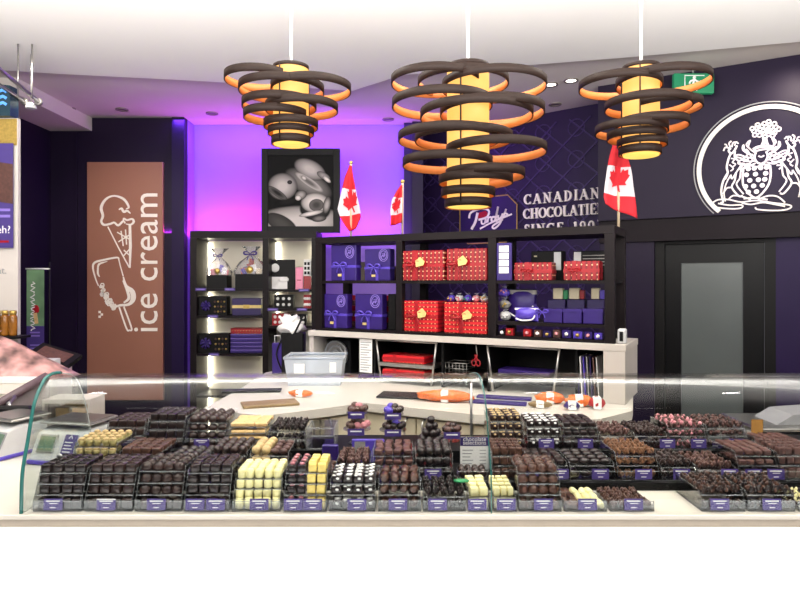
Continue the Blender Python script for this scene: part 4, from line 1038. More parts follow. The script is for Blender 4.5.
m.merge(bm_).build('tub_wall', M['tub'], t)
m = MB(); q = [(x, y, h) for x, y in hi]; m.tube(q, .010, 6, closed=True); m.build('tub_rim', M['tub'], t)
bx('tub_label', M['paper'], -a*.75, -a*.35, -.022, -.0185, h*.45, h*.8, t); bx('tub_label', M['paper'], a*.62, a*.86, -.024, -.0205, h*.5, h*.85, t)
# black bag with white tissue
Yb = 4.36
t = thing('black_shopping_bag', 'black bag stuffed with white tissue behind the clear tub', 'bag', (X(292, Yb), Yb, zt_-.001+.001))
hb = Z(333, Yb)-zt_; wb = 11.5*Yb/F
MB().box(-wb, wb, 0, .12, 0, hb, .008).build('bag_body', M['black'], t)
m = MB(); m.ball((-.03, .06, hb+.05), 1, 3, (.075, .05, .07), .9, 3); m.ball((.0, .06, hb+.02), 1, 2, (.07, .045, .05), .9, 7); m.build('tissue', M['paper'], t)
m = MB(); m.tube(spline([(-wb*.9, -.008, hb*.85), (-wb*1.3, -.02, hb*.5), (-wb*.9, -.02, .04)], 5), .006, 5); m.build('strap', M['black'], t); m = MB(); m.tube(spline([(.02, 0, hb), (.06, -.02, hb+.08), (wb, 0, hb+.13)], 4), .007, 5); m.build('strap', M['black'], t)
t = thing('purple_gift_bag', 'small purple bag behind the black bag on the worktop', 'bag', (X(277, 4.36), 4.36, zt_+.001))
bx('bag_body', M['purple'], -.035, .035, 0, .05, 0, .22, t, .004); MB().tube([(-.02, .02, .22), (-.02, .02, .27), (.02, .02, .27), (.02, .02, .22)], .004, 5).build('bag_handle', M['lgrey'], t)
t = wthing('black_mat', 'thin black mat lying on the middle of the worktop', 'mat', 412, 397)
MB().box(-.19, .19, -.08, .10, 0, .01, .002, Matrix.Rotation(-.2, 4, 'Z')).build('mat_sheet', M['black'], t)
t = wthing('black_mat', 'narrow dark tray near the left end of the worktop', 'tray', 252, 392)
MB().box(-.17, .17, -.04, .05, 0, .012, .002, Matrix.Rotation(.1, 4, 'Z')).build('tray_body', M['black'], t)
def wrapped(px, py, ln, r, mt, lb, cat='wrapped treats', rz=-.2, name='wrapped_treat_roll'):
    t = wthing(name, lb, cat, px, py, rz)
    m = MB(); m.ball((0, 0, r), 1, 3, (ln/2, r*1.1, r), .25, int(px)); m.build('wrapper', M[mt], t)
    m = MB(); m.box(-.02, .02, -r*1.08, r*1.08, .002, r*1.98, .003); m.build('paper_band', M['paper'], t)
wrapped(445, 402, .30, .032, 'orange', 'long orange wrapped treat with white band on the worktop')
wrapped(550, 403.5, .16, .03, 'orange', 'orange wrapped treat, left of the group on the right worktop')
wrapped(579, 406.5, .14, .03, 'orange', 'orange wrapped treat, middle of the group on the right worktop')
wrapped(572, 410, .08, .022, 'purple', 'purple wrapped treat on the right worktop near the white panel')
wrapped(597, 409, .08, .03, 'redplain', 'red wrapped treat beside the white end panel')
wrapped(540, 408, .12, .018, 'wood', 'tan wrapped treat in front of the orange ones')
wrapped(300, 397, .14, .02, 'orange', 'pale orange wrapped treat on the left half of the worktop')
for i, (px, py) in enumerate(((498, 404), (504, 399))):
    t = wthing('purple_bag_stack', ['flat purple bag pile, nearer of two beside the glass divider', 'flat purple bag pile, farther of two beside the glass divider'][i], 'flat bags', px, py, -.3)
    MB().box(-.15, .15, -.03, .03, 0, .014, .003).build('bag_pile', M['purple'], t)

# ================================================================ front counter and glass case
YF = 1.86; DZ = .85
fc = thing('front_counter', 'long cream front counter carrying the glass chocolate case', 'counter', (0, 0, 0))
bx('deck', M['counter'], -3.4, 3.0, YF, 2.56, DZ-.014, DZ, fc, .002)
bx('trim_strip', M['taupe'], -3.4, 3.0, YF+.004, YF+.02, DZ-.036, DZ-.0145, fc)
bx('front_board', M['front'], -3.4, 3.0, YF-.004, YF+.02, .02, DZ-.0365, fc)
bx('cabinet_body', M['whiteframe'], -3.4, 3.0, YF+.021, 2.54, .02, DZ-.0145, fc)

PROF = [(1.872, DZ+.001), (1.877, .966), (1.904, 1.059), (1.94, 1.171), (1.99, 1.231), (2.03, 1.246), (2.09, 1.243), (2.18, 1.216), (2.24, 1.135), (2.285, 1.02), (2.305, .93), (2.31, DZ+.001)]
XL, XR = -1.14, 1.98
gc = thing('glass_display_case', 'curved clear glass display case on the front counter', 'display case', (0, 0, 0))
def sheet(name, x0, x1, prof, th=.005):
    t = bmesh.new(); P2 = spline([(y, z) for y, z in prof], 5); out = []
    N = len(P2); off = []
    for i in range(N):
        a = Vector(P2[max(0, i-1)]); b = Vector(P2[min(N-1, i+1)]); d = (b-a).normalized(); off.append((P2[i][0]+d.y*th, P2[i][1]-d.x*th))
    for i in range(N-1):
        for (q0, q1) in (((P2[i], P2[i+1])), ((off[i+1], off[i]))):
            f = t.faces.new([t.verts.new((x0, q0[0], q0[1])), t.verts.new((x1, q0[0], q0[1])), t.verts.new((x1, q1[0], q1[1])), t.verts.new((x0, q1[0], q1[1]))]); f.smooth = True
    bmesh.ops.remove_doubles(t, verts=list(t.verts), dist=1e-6)
    return MB().merge(t, smooth=True).build(name, M['glass'], gc)
XD = .279
sheet('front_pane', XL+.008, XD-.012, PROF[:8]); sheet('front_pane', XD+.006, XR, PROF[:8])
P2 = spline(PROF, 5)
o = MB().poly([(0, y-1.872, z-DZ) for y, z in P2], (-.006, 0, 0)).build('end_panel', M['endglass'], gc, (XL, 1.872, DZ))
MB().tube([(-.003, y-1.872-.001, z-DZ+.001) for y, z in P2[:31]], .006, 6).build('glass_edge', M['teali'], o)
MB().tube([(-.003, y-1.872, z-DZ) for y, z in P2[30:]], .0018, 5).build('rear_edge', M['lgrey'], o)
th = math.atan2(.024, .19); Pf = P2[:38]; Pi = []
for i in range(len(Pf)):
    a = Vector(Pf[max(0, i-1)]); b = Vector(Pf[min(len(Pf)-1, i+1)]); d = (b-a).normalized(); Pi.append((Pf[i][0]+d.y*.012, Pf[i][1]-d.x*.012))
Pi[0] = (Pi[0][0], DZ+.001)
o = MB().poly([(0, y-1.872, z-DZ) for y, z in Pf+Pi[::-1]], (-.005, 0, 0)).build('joint_rib', M['endglass'], gc, (XD, 1.872, DZ), th)
MB().tube([(-.003, y-1.872-.001, z-DZ+.001) for y, z in Pf], .0019, 6).build('glass_edge', M['teali'], o)
MB().tube([(.262, 2.28, .8775), (.262, 2.28, 1.18)], .005, 8).build('support_post', M['steel'], gc)
bx('riser', M['black'], XL-.02, XR, 2.078, 2.309, DZ+.001, .877, gc)
bx('riser', M['black'], XL+.03, XR, 2.315, 2.555, DZ+.001, .920, gc)

# ================================================================ chocolates
PC = {}
def piece_mesh(kind, m1, m2=None, v=0):
    key = (kind, m1, m2, v)
    if key in PC: return PC[key]
    m = MB(); mats = [M[m1]]
    if m2: mats.append(M[m2])
    if kind == 'square':
        m.box(-.0135, .0135, -.0135, .0135, 0, .025, .004, None, 2)
        m.mi = 1 if m2 else 0; m.tube([(-.008, -.006, .0258), (0, .004, .0265), (.008, -.003, .0258)], .0016, 4)
    elif kind == 'cyl':
        m.lathe([(.0095, 0), (.0118, .002), (.0118, .022), (.0095, .0262), (.004, .0272)], 12)
    elif kind == 'ball': m.ball((0, 0, .0155), .0165, 2, (1, 1, .95), .12, v)
    elif kind == 'dome':
        m.lathe([(.015, 0), (.0165, .006), (.0155, .015), (.010, .0225), (.004, .025)], 12)
        m.tube([(-.006, 0, .0245), (.003, .003, .0262), (.006, -.003, .0245)], .0018, 4)
    elif kind == 'oval': m.ball((0, 0, .010), .0185, 2, (1, .72, .52), .05, v)
    elif kind == 'bar': m.box(-.011, .011, -.024, .024, 0, .018, .004, None, 2)
    elif kind == 'log':
        m.tube([(-.001, -.026, .011), (0, -.012, .0125), (0, .012, .0125), (.001, .026, .011)], [.008, .0118, .0118, .008], 8)
    elif kind == 'fudge': m.box(-.022, .022, -.018, .018, 0, .0125, .0022, Matrix.Rotation(.04*v, 4, 'Z'))
    elif kind == 'cluster':
        random.seed(v+31)
        for i in range(6):
            a = i*1.1+v; m.mi = 1 if (m2 and i % 3 == 0) else 0
            m.ball((.009*math.cos(a), .009*math.sin(a), .008+.006*(i % 2)), .0095, 1, (random.uniform(.8, 1.3), random.uniform(.8, 1.2), random.uniform(.7, 1)), .7, i+v*5)
    elif kind == 'drizzled':
        m.box(-.014, .014, -.014, .014, 0, .022, .004, None, 2); m.mi = 1; random.seed(v)
        for i in range(5):
            m.ball((random.uniform(-.009, .009), random.uniform(-.010, .009), .0225), .005, 1, (1.3, .9, .6), .5, i)
        m.ball((.002, -.0145, .014), .0045, 1, (1.3, .5, 1), .4, 2)
    elif kind == 'cup':
        pr = [(.010, 0), (.0145, .020)]
        m.lathe(pr, 14); m.mi = 1; m.lathe([(.0125, .0202), (.010, .026), (.004, .0285)], 10)
    elif kind == 'pinktop':
        m.box(-.0125, .0125, -.0125, .0125, 0, .022, .003, None, 2); m.mi = 1; m.ball((0, 0, .0245), .0085, 1, (1.1, 1.1, .6), .2, v)
    elif kind == 'block': m.box(-.0125, .0125, -.0125, .0125, 0, .0255, .003, None, 2)
    me = bpy.data.meshes.new('chocolate_'+kind); m.bm.normal_update(); m.bm.to_mesh(me); m.bm.free()
    for q in mats: me.materials.append(q)
    PC[key] = me; return me
NM = dict(square='chocolate_square', cyl='chocolate_cylinder', ball='chocolate_truffle', dome='chocolate_dome', oval='chocolate_oval', bar='chocolate_bar', log='chocolate_log', fudge='fudge_slice',
          cluster='chocolate_cluster', drizzled='drizzled_chocolate', cup='chocolate_cup', pinktop='topped_chocolate', block='chocolate_block')
TN = {1: ['only'], 2: ['bottom', 'top'], 3: ['bottom', 'middle', 'top'], 4: ['bottom', 'lower middle', 'upper middle', 'top']}
npieces = 0
def tray(px0, px1, row, tiers, parts, nx, ny, where, cards, yaw=0, depth=None, z0=None, dy=0, name_desc='clear tray', first=.044, step=.0305, dark_card=False):
    """parts: list of (fraction, kind, m1, m2, description)"""
    global npieces
    Yf, zz, dep = dict(f=(1.888, DZ+.001, .165), m=(2.098, .878, .185), b=(2.33, .921, .19))[row]
    Yf += dy; dep = depth or dep
    if z0: zz = z0
    xa, xb = X(px0, Yf), X(px1, Yf); wd = xb-xa-.004; cx = (xa+xb)/2
    t = thing('display_tray', f'clear {"one tier" if tiers == 1 else ["two", "three", "four"][tiers-2]+" tier"} tray of {where}', 'display tray', (cx, Yf, zz), yaw, 'clear display trays in the glass case')
    hw = wd/2; levels = [0.003]; 
    for k in range(1, tiers): levels.append(first+step*(k-1)+.003)
    # bottom box
    m = MB(); m.box(-hw, hw, 0, dep, 0, .003); m.box(-hw, hw, 0, .002, .003, .03); m.build('tray_base', M['acrylic'], t)
    for sx_ in (-1, 1):
        x0_, x1_ = sorted((sx_*hw, sx_*(hw-.002)))
        h2 = levels[-1]+.012
        sp = MB(); sp.poly([(x0_, .0021, .0031), (x0_, .0021, .031), (x0_, .010*(tiers-1)+.012, h2), (x0_, dep, h2), (x0_, dep, .0031)], (.002, 0, 0)); sd = sp.build('side_panel', M['acrylic'], t)
        e = MB(); xm = (x0_+x1_)/2; e.tube([(xm, .003, .004), (xm, .003, .031), (xm, .010*(tiers-1)+.012, h2), (xm, dep, h2)], .0008, 4); e.build('panel_edge', M['acryledge'], sd)
    e = MB(); e.box(-hw, hw, -.0004, .0022, .0302, .0318); e.box(-hw, hw, -.0004, .0018, 0.0001, .002); e.build('front_edge', M['acryledge'], t)
    for k in range(1, tiers):
        yb_ = .009*k+.003; m = MB(); m.box(-hw+.0022, hw-.0022, yb_, dep, levels[k]-.002, levels[k]); pl = m.build('tier_plate', M['acrylic'], t)
        e = MB(); e.box(-hw+.0022, hw-.0022, yb_-.0015, yb_-.0002, levels[k]-.002, levels[k]+.0003); e.build('plate_edge', M['acryledge'], pl)
    for c in cards:
        cxp = X(c, Yf)-cx; cw = min(.0285, hw-.001); 
        cd = MB(); cd.box(-cw, cw, -.0018, 0, 0, .0345, 0, Matrix.Translation((cxp, -.0055, .006)) @ Matrix.Rotation(-.08, 4, 'X')); card = cd.build('price_card', M['pricecard'], t)
        e = MB(); R_ = Matrix.Translation((cxp, -.0055, .006)) @ Matrix.Rotation(-.08, 4, 'X')
        e.box(-cw*.72, cw*.72, -.0024, -.0019, .026, .0292, 0, R_); e.box(-cw*.4, cw*.5, -.0024, -.0019, .0195, .0215, 0, R_); e.box(-cw*.3, cw*.3, -.0024, -.0019, .007, .0095, 0, R_)
        if dark_card: e.box(-cw, cw, -.0024, -.0019, .0315, .0345, 0, R_)
        e.build('card_print', M['paper'], card)
    # pieces
    pw = (wd-.008)/nx; pd = (dep-.012)/ny; cum = 0; T = t.matrix_basis if False else Matrix.Translation((cx, Yf, zz)) @ Matrix.Rotation(yaw, 4, 'Z')
    random.seed(int(px0*7+tiers))
    for k in range(tiers):
        y_in = .009*k+.006; top = k == tiers-1; pdk = (dep-.006-y_in)/ny
        for j in range(ny):
            for i in range(nx):
                if not top and j > 0 and not (i in (0, nx-1) and j < 2): continue
                fx = (i+.5)/nx; acc = 0
                for (fr_, kind, m1, m2, desc) in parts:
                    acc += fr_
                    if fx <= acc+1e-6: break
                var = (i+j*3+k) % 3
                o = bpy.data.objects.new(NM[kind], piece_mesh(kind, m1, m2, var if kind in ('ball', 'oval', 'cluster', 'drizzled', 'pinktop', 'fudge') else 0)); COL.objects.link(o)
                lx = -hw+.004+pw*(i+.5); ly = y_in+pdk*(j+.5)
                sc_ = {'fudge': .042, 'bar': .024, 'log': .026, 'cyl': .0252, 'oval': .036, 'cluster': .036}.get(kind, .030)
                s_ = min(1.15, pw/sc_); sy_ = min(1.15, pdk/({'bar': .05, 'log': .054, 'oval': .028, 'fudge': .038}.get(kind, sc_)))
                s_ = min(s_, sy_*1.1) if kind not in ('bar', 'log', 'fudge') else s_
                big = kind == 'cluster'
                jt = .0018 if kind not in ('cluster', 'oval', 'fudge') else .003
                o.location = T @ Vector((lx+random.uniform(-jt, jt), ly+random.uniform(-jt, jt), levels[k]+.0003))
                o.rotation_euler = (0, 0, yaw+(random.uniform(-.2, .2) if not big else random.uniform(-3, 3)))
                hs = min(1.0, ((levels[k+1]-levels[k]-.0035)/.0275)) if not top else 1.0
                if not top and k == 0: hs = 1.25
                o.scale = (s_, sy_ if kind in ('bar', 'log', 'fudge') else s_, hs*(1.0 if kind not in ('cluster',) else 1.15 if top else 1))
                tn = '' if tiers == 1 else f', {TN[tiers][k]} tier'
                lab = f'{desc}{tn}, among the {where}'; assert len(lab.split()) <= 16, lab; tag(o, lab, 'chocolate', lab); npieces += 1
    return t
f1 = lambda kind, m1, m2, d: [(1.0, kind, m1, m2, d)]
# front row
tray(32, 82, 'f', 4, f1('square', 'black_ch', None, 'dark square'), 4, 4, 'dark squares at the left glass end', [54])
tray(83.5, 132.5, 'f', 4, f1('square', 'dark', None, 'dark square'), 4, 4, 'dark squares, second from left in front', [107], dark_card=True)
tray(134, 182, 'f', 4, f1('dome', 'dark', None, 'brown dome'), 4, 4, 'brown domes, third from left in front', [157], step=.0335)
tray(183, 230, 'f', 4, f1('square', 'black_ch', 'milk', 'swirl topped dark square'), 4, 4, 'swirl topped squares beside ivory cylinders', [195.5, 216])
tray(231.5, 281, 'f', 4, f1('cyl', 'whitech', None, 'ivory cylinder'), 5, 5, 'ivory cylinders behind a single card', [259.5], first=.031, step=.028)
tray(283, 327, 'f', 4, [(.52, 'pinktop', 'black_ch', 'pinkch', 'pink topped dark block'), (.5, 'block', 'yellowch', None, 'yellow block')], 4, 4, 'half dark, half yellow blocks', [293.5, 313])
tray(328.5, 376, 'f', 3, f1('drizzled', 'black_ch', 'paper', 'white speckled dark square'), 4, 4, 'white speckled dark squares', [357], first=.044)
tray(377.5, 421.5, 'f', 3, f1('log', 'milk', None, 'nutty brown log'), 4, 2, 'nutty brown logs beside the speckled squares', [398])
tray(422.5, 466.5, 'f', 2, f1('cluster', 'black_ch', None, 'small dark cluster'), 5, 4, 'small dark clusters beside the ivory cubes', [437.5], first=.038)
tray(468, 491.5, 'f', 2, f1('block', 'whitech', None, 'ivory cube'), 2, 4, 'ivory cubes just left of the divider', [477], first=.036)
tray(493, 517.5, 'f', 2, f1('block', 'whitech', None, 'ivory cube'), 3, 4, 'ivory cubes just right of the divider', [506], first=.036)
tray(518.5, 562.5, 'f', 4, f1('dome', 'milk', None, 'milk brown dome'), 4, 4, 'milk brown domes right of the glass divider', [543])
tray(564, 608, 'f', 1, [(.45, 'bar', 'milk', None, 'brown bar'), (.55, 'log', 'whitech', None, 'ivory log')], 5, 3, 'brown bars and ivory logs', [587], first=.03)
tray(609.5, 655, 'f', 1, f1('cluster', 'milk', 'rosy', 'crumbly brown chunk'), 5, 5, 'crumbly brown chunks before the empty deck', [633])
tray(701, 746, 'f', 2, f1('cluster', 'dark', 'milk', 'brown nut cluster'), 5, 5, 'nut clusters right of the empty deck', [719], depth=.18)
tray(748, 796, 'f', 2, f1('cluster', 'black_ch', 'milk', 'dark nut cluster'), 5, 5, 'dark nut clusters near the right picture edge', [771], depth=.18)
tray(798, 842, 'f', 1, f1('cluster', 'dark', 'whitech', 'nut and cream cluster'), 5, 5, 'nut and cream clusters at the right picture edge', [820])
# middle row
tray(68, 113, 'm', 4, f1('cup', 'goldcup', 'nut', 'pale gold cup'), 5, 4, 'pale gold cups behind the front left trays', [], first=.038, step=.032)
tray(115, 160, 'm', 3, f1('square', 'milk', None, 'rosy brown square'), 4, 4, 'rosy brown squares right of the gold cups', [])
tray(162, 204, 'm', 2, f1('ball', 'black_ch', None, 'black truffle'), 4, 4, 'black truffles, middle row behind the swirl squares', [])
tray(207, 246, 'm', 3, f1('ball', 'dark', None, 'brown truffle'), 4, 4, 'brown truffles left of the snowy ones', [])
tray(247.5, 288, 'm', 3, [(.5, 'ball', 'nut', 'paper', 'snowy truffle'), (.5, 'oval', 'rosy', None, 'rosy oval')], 4, 4, 'snowy truffles and rosy ovals', [])
tray(289, 334, 'm', 1, f1('oval', 'rosy', None, 'flat rosy oval'), 4, 4, 'flat rosy ovals behind the half yellow tray', [])
tray(335, 371, 'm', 2, f1('cluster', 'rosy', None, 'berry coloured chunk'), 4, 4, 'berry coloured chunks behind the speckled squares', [])
tray(372, 414, 'm', 3, f1('bar', 'rosy', 'pinkch', 'rosy bar'), 4, 3, 'rosy bars beside the large dark truffles', [])
tray(415, 454, 'm', 3, f1('ball', 'black_ch', None, 'large dark truffle'), 4, 4, 'large dark truffles left of the menu card', [433], first=.038)
tray(458, 489, 'm', 1, f1('ball', 'dark', None, 'round brown truffle'), 4, 3, 'round brown truffles in front of the menu card', [], depth=.095)
tray(492, 527, 'm', 3, f1('square', 'milk', None, 'milk square'), 4, 4, 'milk squares right of the menu card', [])
tray(528, 569, 'm', 2, f1('bar', 'black_ch', None, 'flat dark bar'), 4, 3, 'flat dark bars behind the milk brown domes', [560])
tray(570, 616, 'm', 2, f1('oval', 'black_ch', None, 'flat dark oval'), 4, 4, 'flat dark ovals behind the ivory logs', [600])
tray(617, 660, 'm', 3, f1('cluster', 'sugary', None, 'toffee crumb chunk'), 5, 4, 'toffee crumb chunks behind the empty deck', [643])
tray(661, 697, 'm', 2, f1('cluster', 'dark', None, 'dark rough chunk'), 4, 4, 'dark rough chunks behind the empty deck', [681], first=.038)
tray(698, 738, 'm', 2, f1('cluster', 'rosy', 'milk', 'rosy nut cluster'), 5, 4, 'rosy nut clusters in the right middle row', [729], first=.03)
tray(739, 780, 'm', 3, f1('bar', 'rosy', None, 'brown slab'), 4, 3, 'brown slabs in the right middle row', [753, 775])
tray(781, 825, 'm', 3, f1('square', 'rosy', None, 'reddish square'), 5, 4, 'reddish squares at the far right middle row', [])
# back row
tray(103, 143, 'b', 3, f1('square', 'dark', None, 'dark brown square'), 4, 4, 'dark brown squares, leftmost in the back row', [128], dark_card=True)
tray(144, 183, 'b', 4, f1('square', 'black_ch', None, 'black square'), 4, 4, 'black squares, second in the back row', [165], first=.036)
tray(184, 225, 'b', 4, f1('dome', 'dark', None, 'dark dome'), 4, 4, 'dark domes beside the tan fudge', [202], first=.034, step=.028)
tray(227, 265, 'b', 4, f1('fudge', 'tan', None, 'tan fudge slice'), 3, 4, 'stacked tan fudge slices', [], first=.03, step=.022)
tray(267, 305, 'b', 3, f1('cluster', 'black_ch', None, 'black crumbly piece'), 5, 4, 'black crumbly pieces right of the fudge', [], first=.032, step=.026)
def empty_tray():
    Yf, zz, dep = 2.33, .921, .15; xa, xb = X(307, Yf), X(334, Yf)
    t = thing('display_tray', 'empty clear two tier tray right of the black crumbly pieces', 'display tray', ((xa+xb)/2, Yf, zz)); hw = (xb-xa)/2
    for z in (0, .045, .075):
        pl = bx('tier_plate', M['acrylic'], -hw, hw, 0 if z == 0 else .01, dep, z, z+.002, t); bx('plate_edge', M['acryledge'], -hw, hw, -.002+(.01 if z else 0), -.0002+(.01 if z else 0), z-.001, z+.005, pl)
    for s_ in (-1, 1): x0_, x1_ = sorted((s_*hw, s_*(hw+.002))); bx('side_panel', M['acryledge'], x0_, x1_, 0, dep, 0, .08, t)
empty_tray()
tray(490, 525, 'b', 4, f1('drizzled', 'dark', 'nut', 'nut topped square'), 4, 4, 'nut topped squares by the divider, back row', [], first=.034, step=.03)
tray(527, 563, 'b', 3, f1('drizzled', 'black_ch', 'paper', 'cream topped dark square'), 4, 4, 'cream topped dark squares in the back row', [546])
tray(564, 600, 'b', 3, f1('bar', 'black_ch', 'rosy', 'long dark bar'), 4, 3, 'long dark bars in the back row', [585])
tray(601, 634, 'b', 2, f1('cluster', 'rosy', None, 'reddish chunk'), 4, 4, 'reddish chunks in the back row', [621])
tray(635, 669, 'b', 2, f1('cluster', 'dark', None, 'dark brown chunk'), 4, 4, 'dark brown chunks in the back row', [667])
tray(670, 708, 'b', 3, f1('cluster', 'rosy', 'pinkch', 'pink brown chunk'), 5, 4, 'pink brown chunks in the back row', [698], step=.026)
tray(709, 749, 'b', 3, f1('cluster', 'rosy', 'dark', 'dusky chunk'), 5, 4, 'dusky chunks beside the tan card', [736], step=.026)
tray(772, 812, 'b', 1, f1('bar', 'rosy', None, 'rosy slab'), 4, 3, 'rosy slabs at the far right back row', [])
print('PIECES', npieces)

# ---- small pedestal stands behind the trays
def pedestal(px, py_top, Y, tiers, mt, lb, zb=.921, ptext='pricecard'):
    t = thing('pedestal_stand', lb, 'treat stand', (X(px, Y), Y, zb)); ztop = Z(py_top, Y)-zb
    MB().tube([(0, 0, 0), (0, 0, ztop)], .005, 8).build('stem', M['acryledge'], t); MB().lathe([(.035, 0), (.035, .004)], 16).build('foot', M['acrylic'], t)
    for i in range(tiers):
        z = ztop-.062*i; r = .042+.012*i
        MB().lathe([(r, z-.004), (r, z)], 18).build('plate', M['acrylic'], t)
        for q in range(9):
            a = q*2.4; rr = r*.78*math.sqrt((q+.5)/9); o = bpy.data.objects.new('round_treat', piece_mesh('ball', mt[(q+i) % len(mt)], None, q % 3)); COL.objects.link(o)
            o.location = (X(px, Y)+rr*math.cos(a), Y+rr*math.sin(a), zb+z+.0005+(.011 if q < 2 else 0)); o.scale = (.9, .9, .9)
            tag(o, f'round treat on the {["upper", "lower"][i] if tiers == 2 else "only"} plate of the {lb}', 'treat', f'treats on the {lb}, {"upper" if i == 0 else "lower"} plate')
        c = bx('price_card', M[ptext], -.032, .032, -r-.004, -r-.002, z-.016, z+.010, t); bx('card_print', M['paper'], -.022, .022, -r-.0048, -r-.0041, z-.002, z+.003, c)
pedestal(357, 412, 2.42, 2, ['pinkch', 'rosy', 'milk'], 'pink two plate stand', ptext='pricecard')
pedestal(393, 413, 2.44, 2, ['black_ch', 'ribbon', 'dark'], 'lilac and dark two plate stand')
pedestal(451, 432, 2.46, 1, ['dark', 'rosy'], 'single plate stand left of the menu card')
t = thing('truffle_cone', 'dark cone of stacked truffles behind the large dark truffles', 'chocolate pile', (X(431, 2.42), 2.42, .921))
MB().lathe([(.05, 0), (.05, .004)], 18).build('plate', M['acrylic'], t)
zc_ = .004
for r, n in ((.036, 7), (.024, 5), (.012, 3), (0, 1)):
    for i in range(n):
        o = bpy.data.objects.new('chocolate_truffle', piece_mesh('ball', 'black_ch', None, i % 3)); COL.objects.link(o); o.parent = None
        o.location = (X(431, 2.42)+r*math.cos(2*PI*i/n), 2.42+r*math.sin(2*PI*i/n), .921+zc_+.0005); tag(o, 'dark truffle in the cone shaped pile behind the large truffles', 'chocolate', 'truffles of the cone shaped pile')
    zc_ += .024
# menu card
Ym = 2.21
t = thing('menu_card', 'upright purple and white menu card in the glass case', 'sign', (X(474.5, Ym), Ym, .878)); hw = 14.3*Ym/F; hh = Z(437, Ym)-.878
bx('card_holder', M['acrylic'], -hw-.002, hw+.002, .0, .004, 0, hh+.002, t)
bx('card_sheet', M['paper'], -hw, hw, -.002, -.0002, .004, hh, t); bx('card_header', M['purple'], -hw, hw, -.003, -.0021, hh*.74, hh, t)
text_mesh('chocolate', .021, 'header_text', M['paper'], t, (0, -.0032, hh*.885), (PI/2, 0, 0), .0004, 'CENTER')
text_mesh('selections', .021, 'header_text', M['paper'], t, (0, -.0032, hh*.78), (PI/2, 0, 0), .0004, 'CENTER')
for i in range(6):
    bx('menu_row', M['grey'], -hw*.85, hw*(-.3+.1*(i % 3)), -.0028, -.0021, hh*(.1+.1*i), hh*(.125+.1*i), t); bx('menu_row', M['grey'], hw*.35, hw*.8, -.0028, -.0021, hh*(.1+.1*i), hh*(.12+.1*i), t)
# tan card on a stand, purple pack, green foil
Y_ = 2.56-.03
t = thing('tan_card', 'plain tan card standing at the right end of the back row', 'card', (X(757, Y_), Y_, .921)); hw = 5.8*Y_/F; zt2 = Z(419.5, Y_)-.921; zb2 = Z(440, Y_)-.921
bx('card_sheet', M['cardboard'], -hw, hw, -.002, 0, zb2, zt2, t); MB().tube([(0, .002, 0), (0, .002, zb2+.02)], .003, 6).build('stem', M['steel'], t); MB().ball((0, 0, zb2), .010, 1, (1, .6, .8)).build('clip', M['lgrey'], t)
t = thing('green_foil_sweet', 'flat green foil sweet beside the ivory cubes', 'sweet', (X(461, 1.95), 1.95, DZ+.071)); MB().ball((0, 0, .004), .028, 2, (1, .5, .18), .3, 2).build('foil_wrapper', M['leafgreen'], t)
t = thing('purple_pack', 'small purple pack lying behind the speckled square tray', 'pack', (X(330, 2.27), 2.27, .878)); bx('pack_body', M['purple'], -.03, .03, 0, .02, 0, .075, t, .004)
for i, (px, Y2, z2) in enumerate(((368, 2.30, .878),)):
    t = thing('purple_pack', 'upright grey and purple pack behind the rosy bars', 'pack', (X(px, Y2), Y2, z2)); bx('pack_body', M['ribbon'], -.06, .06, 0, .012, 0, .088, t, .003); bx('pack_print', M['skin'], -.05, -.01, -.0015, -.0002, .02, .08, t)
# small clip light at the left end tray
t = thing('clip_holder', 'small chrome card clip on the leftmost front tray', 'clip', (X(59.5, 1.99), 1.99, .978)); MB().ball((0, 0, .012), .010, 2, (1, .6, 1)).build('clip_head', M['steel'], t)

# ================================================================ scales and things at the left end
def scale(px, py, Y, w_, lb, tilt=0, rz=0, card=True, lcdpos=-.04):
    t = thing('shop_scale', lb, 'scale', (X(px, Y), Y, DZ+.001), rz)
    m = MB()
    pts = [(-.0, 0), (.0, .022), (.045, .112), (.09, .125), (.22, .125), (.22, 0)]     # side profile (y, z)
    m.poly([(-w_/2, y, z) for y, z in pts], (w_, 0, 0)); bo = m.build('scale_body', M['lgrey'], t)
    bv = bo.modifiers.new('b', 'BEVEL'); bv.width = .012; bv.segments = 3
    bx('blue_skirt', M['ribbon'], -w_/2-.004, w_/2+.004, -.008, .21, 0.001, .016, t, .003)
    R_ = Matrix.Translation((0, -.0015, .024)) @ Matrix.Rotation(-math.atan2(.045, .09), 4, 'X')
    MB().box(lcdpos-.042, lcdpos+.038, -.003, .0, .022, .092, .002, R_).build('display_frame', M['grey'], t)
    MB().box(lcdpos-.034, lcdpos+.030, -.006, -.0031, .030, .084, 0, R_).build('display', M['lcd'], t)
    if card:
        cc = MB().box(.03, .085, -.005, -.001, .004, .096, .001, R_).build('purple_notice', M['pricecard'], t)
        m = MB()
        for i in range(5): m.box(.038, .068+.004*(i % 3), -.0062, -.0051, .016+.012*i, .020+.012*i, 0, R_)
        m.ribbon([(.05, .080), (.058, .092), (.066, .080)], .004, .001, R_ @ Matrix.Translation((0, -.0051, 0))); m.build('notice_print', M['paper'], cc)
    MB().lathe([(.05, .1255), (.03, .14)], 16, m=Matrix.Translation((.0, .15, 0))).build('pan_column', M['grey'], t)
    m = MB(); m.box(-w_/2-.006, w_/2+.006, .06, .235, .140, .150, .004); m.box(-w_/2+.006, w_/2-.006, .07, .225, .150, .153); m.build('weighing_pan', M['steel'], t)
    return t
scale(52, 468, 2.36, .215, 'white scale with green display seen through the left glass end', rz=-.22)
scale(-20, 455, 2.44, .19, 'white scale cut by the left picture edge', rz=-.42, card=False, lcdpos=.07)
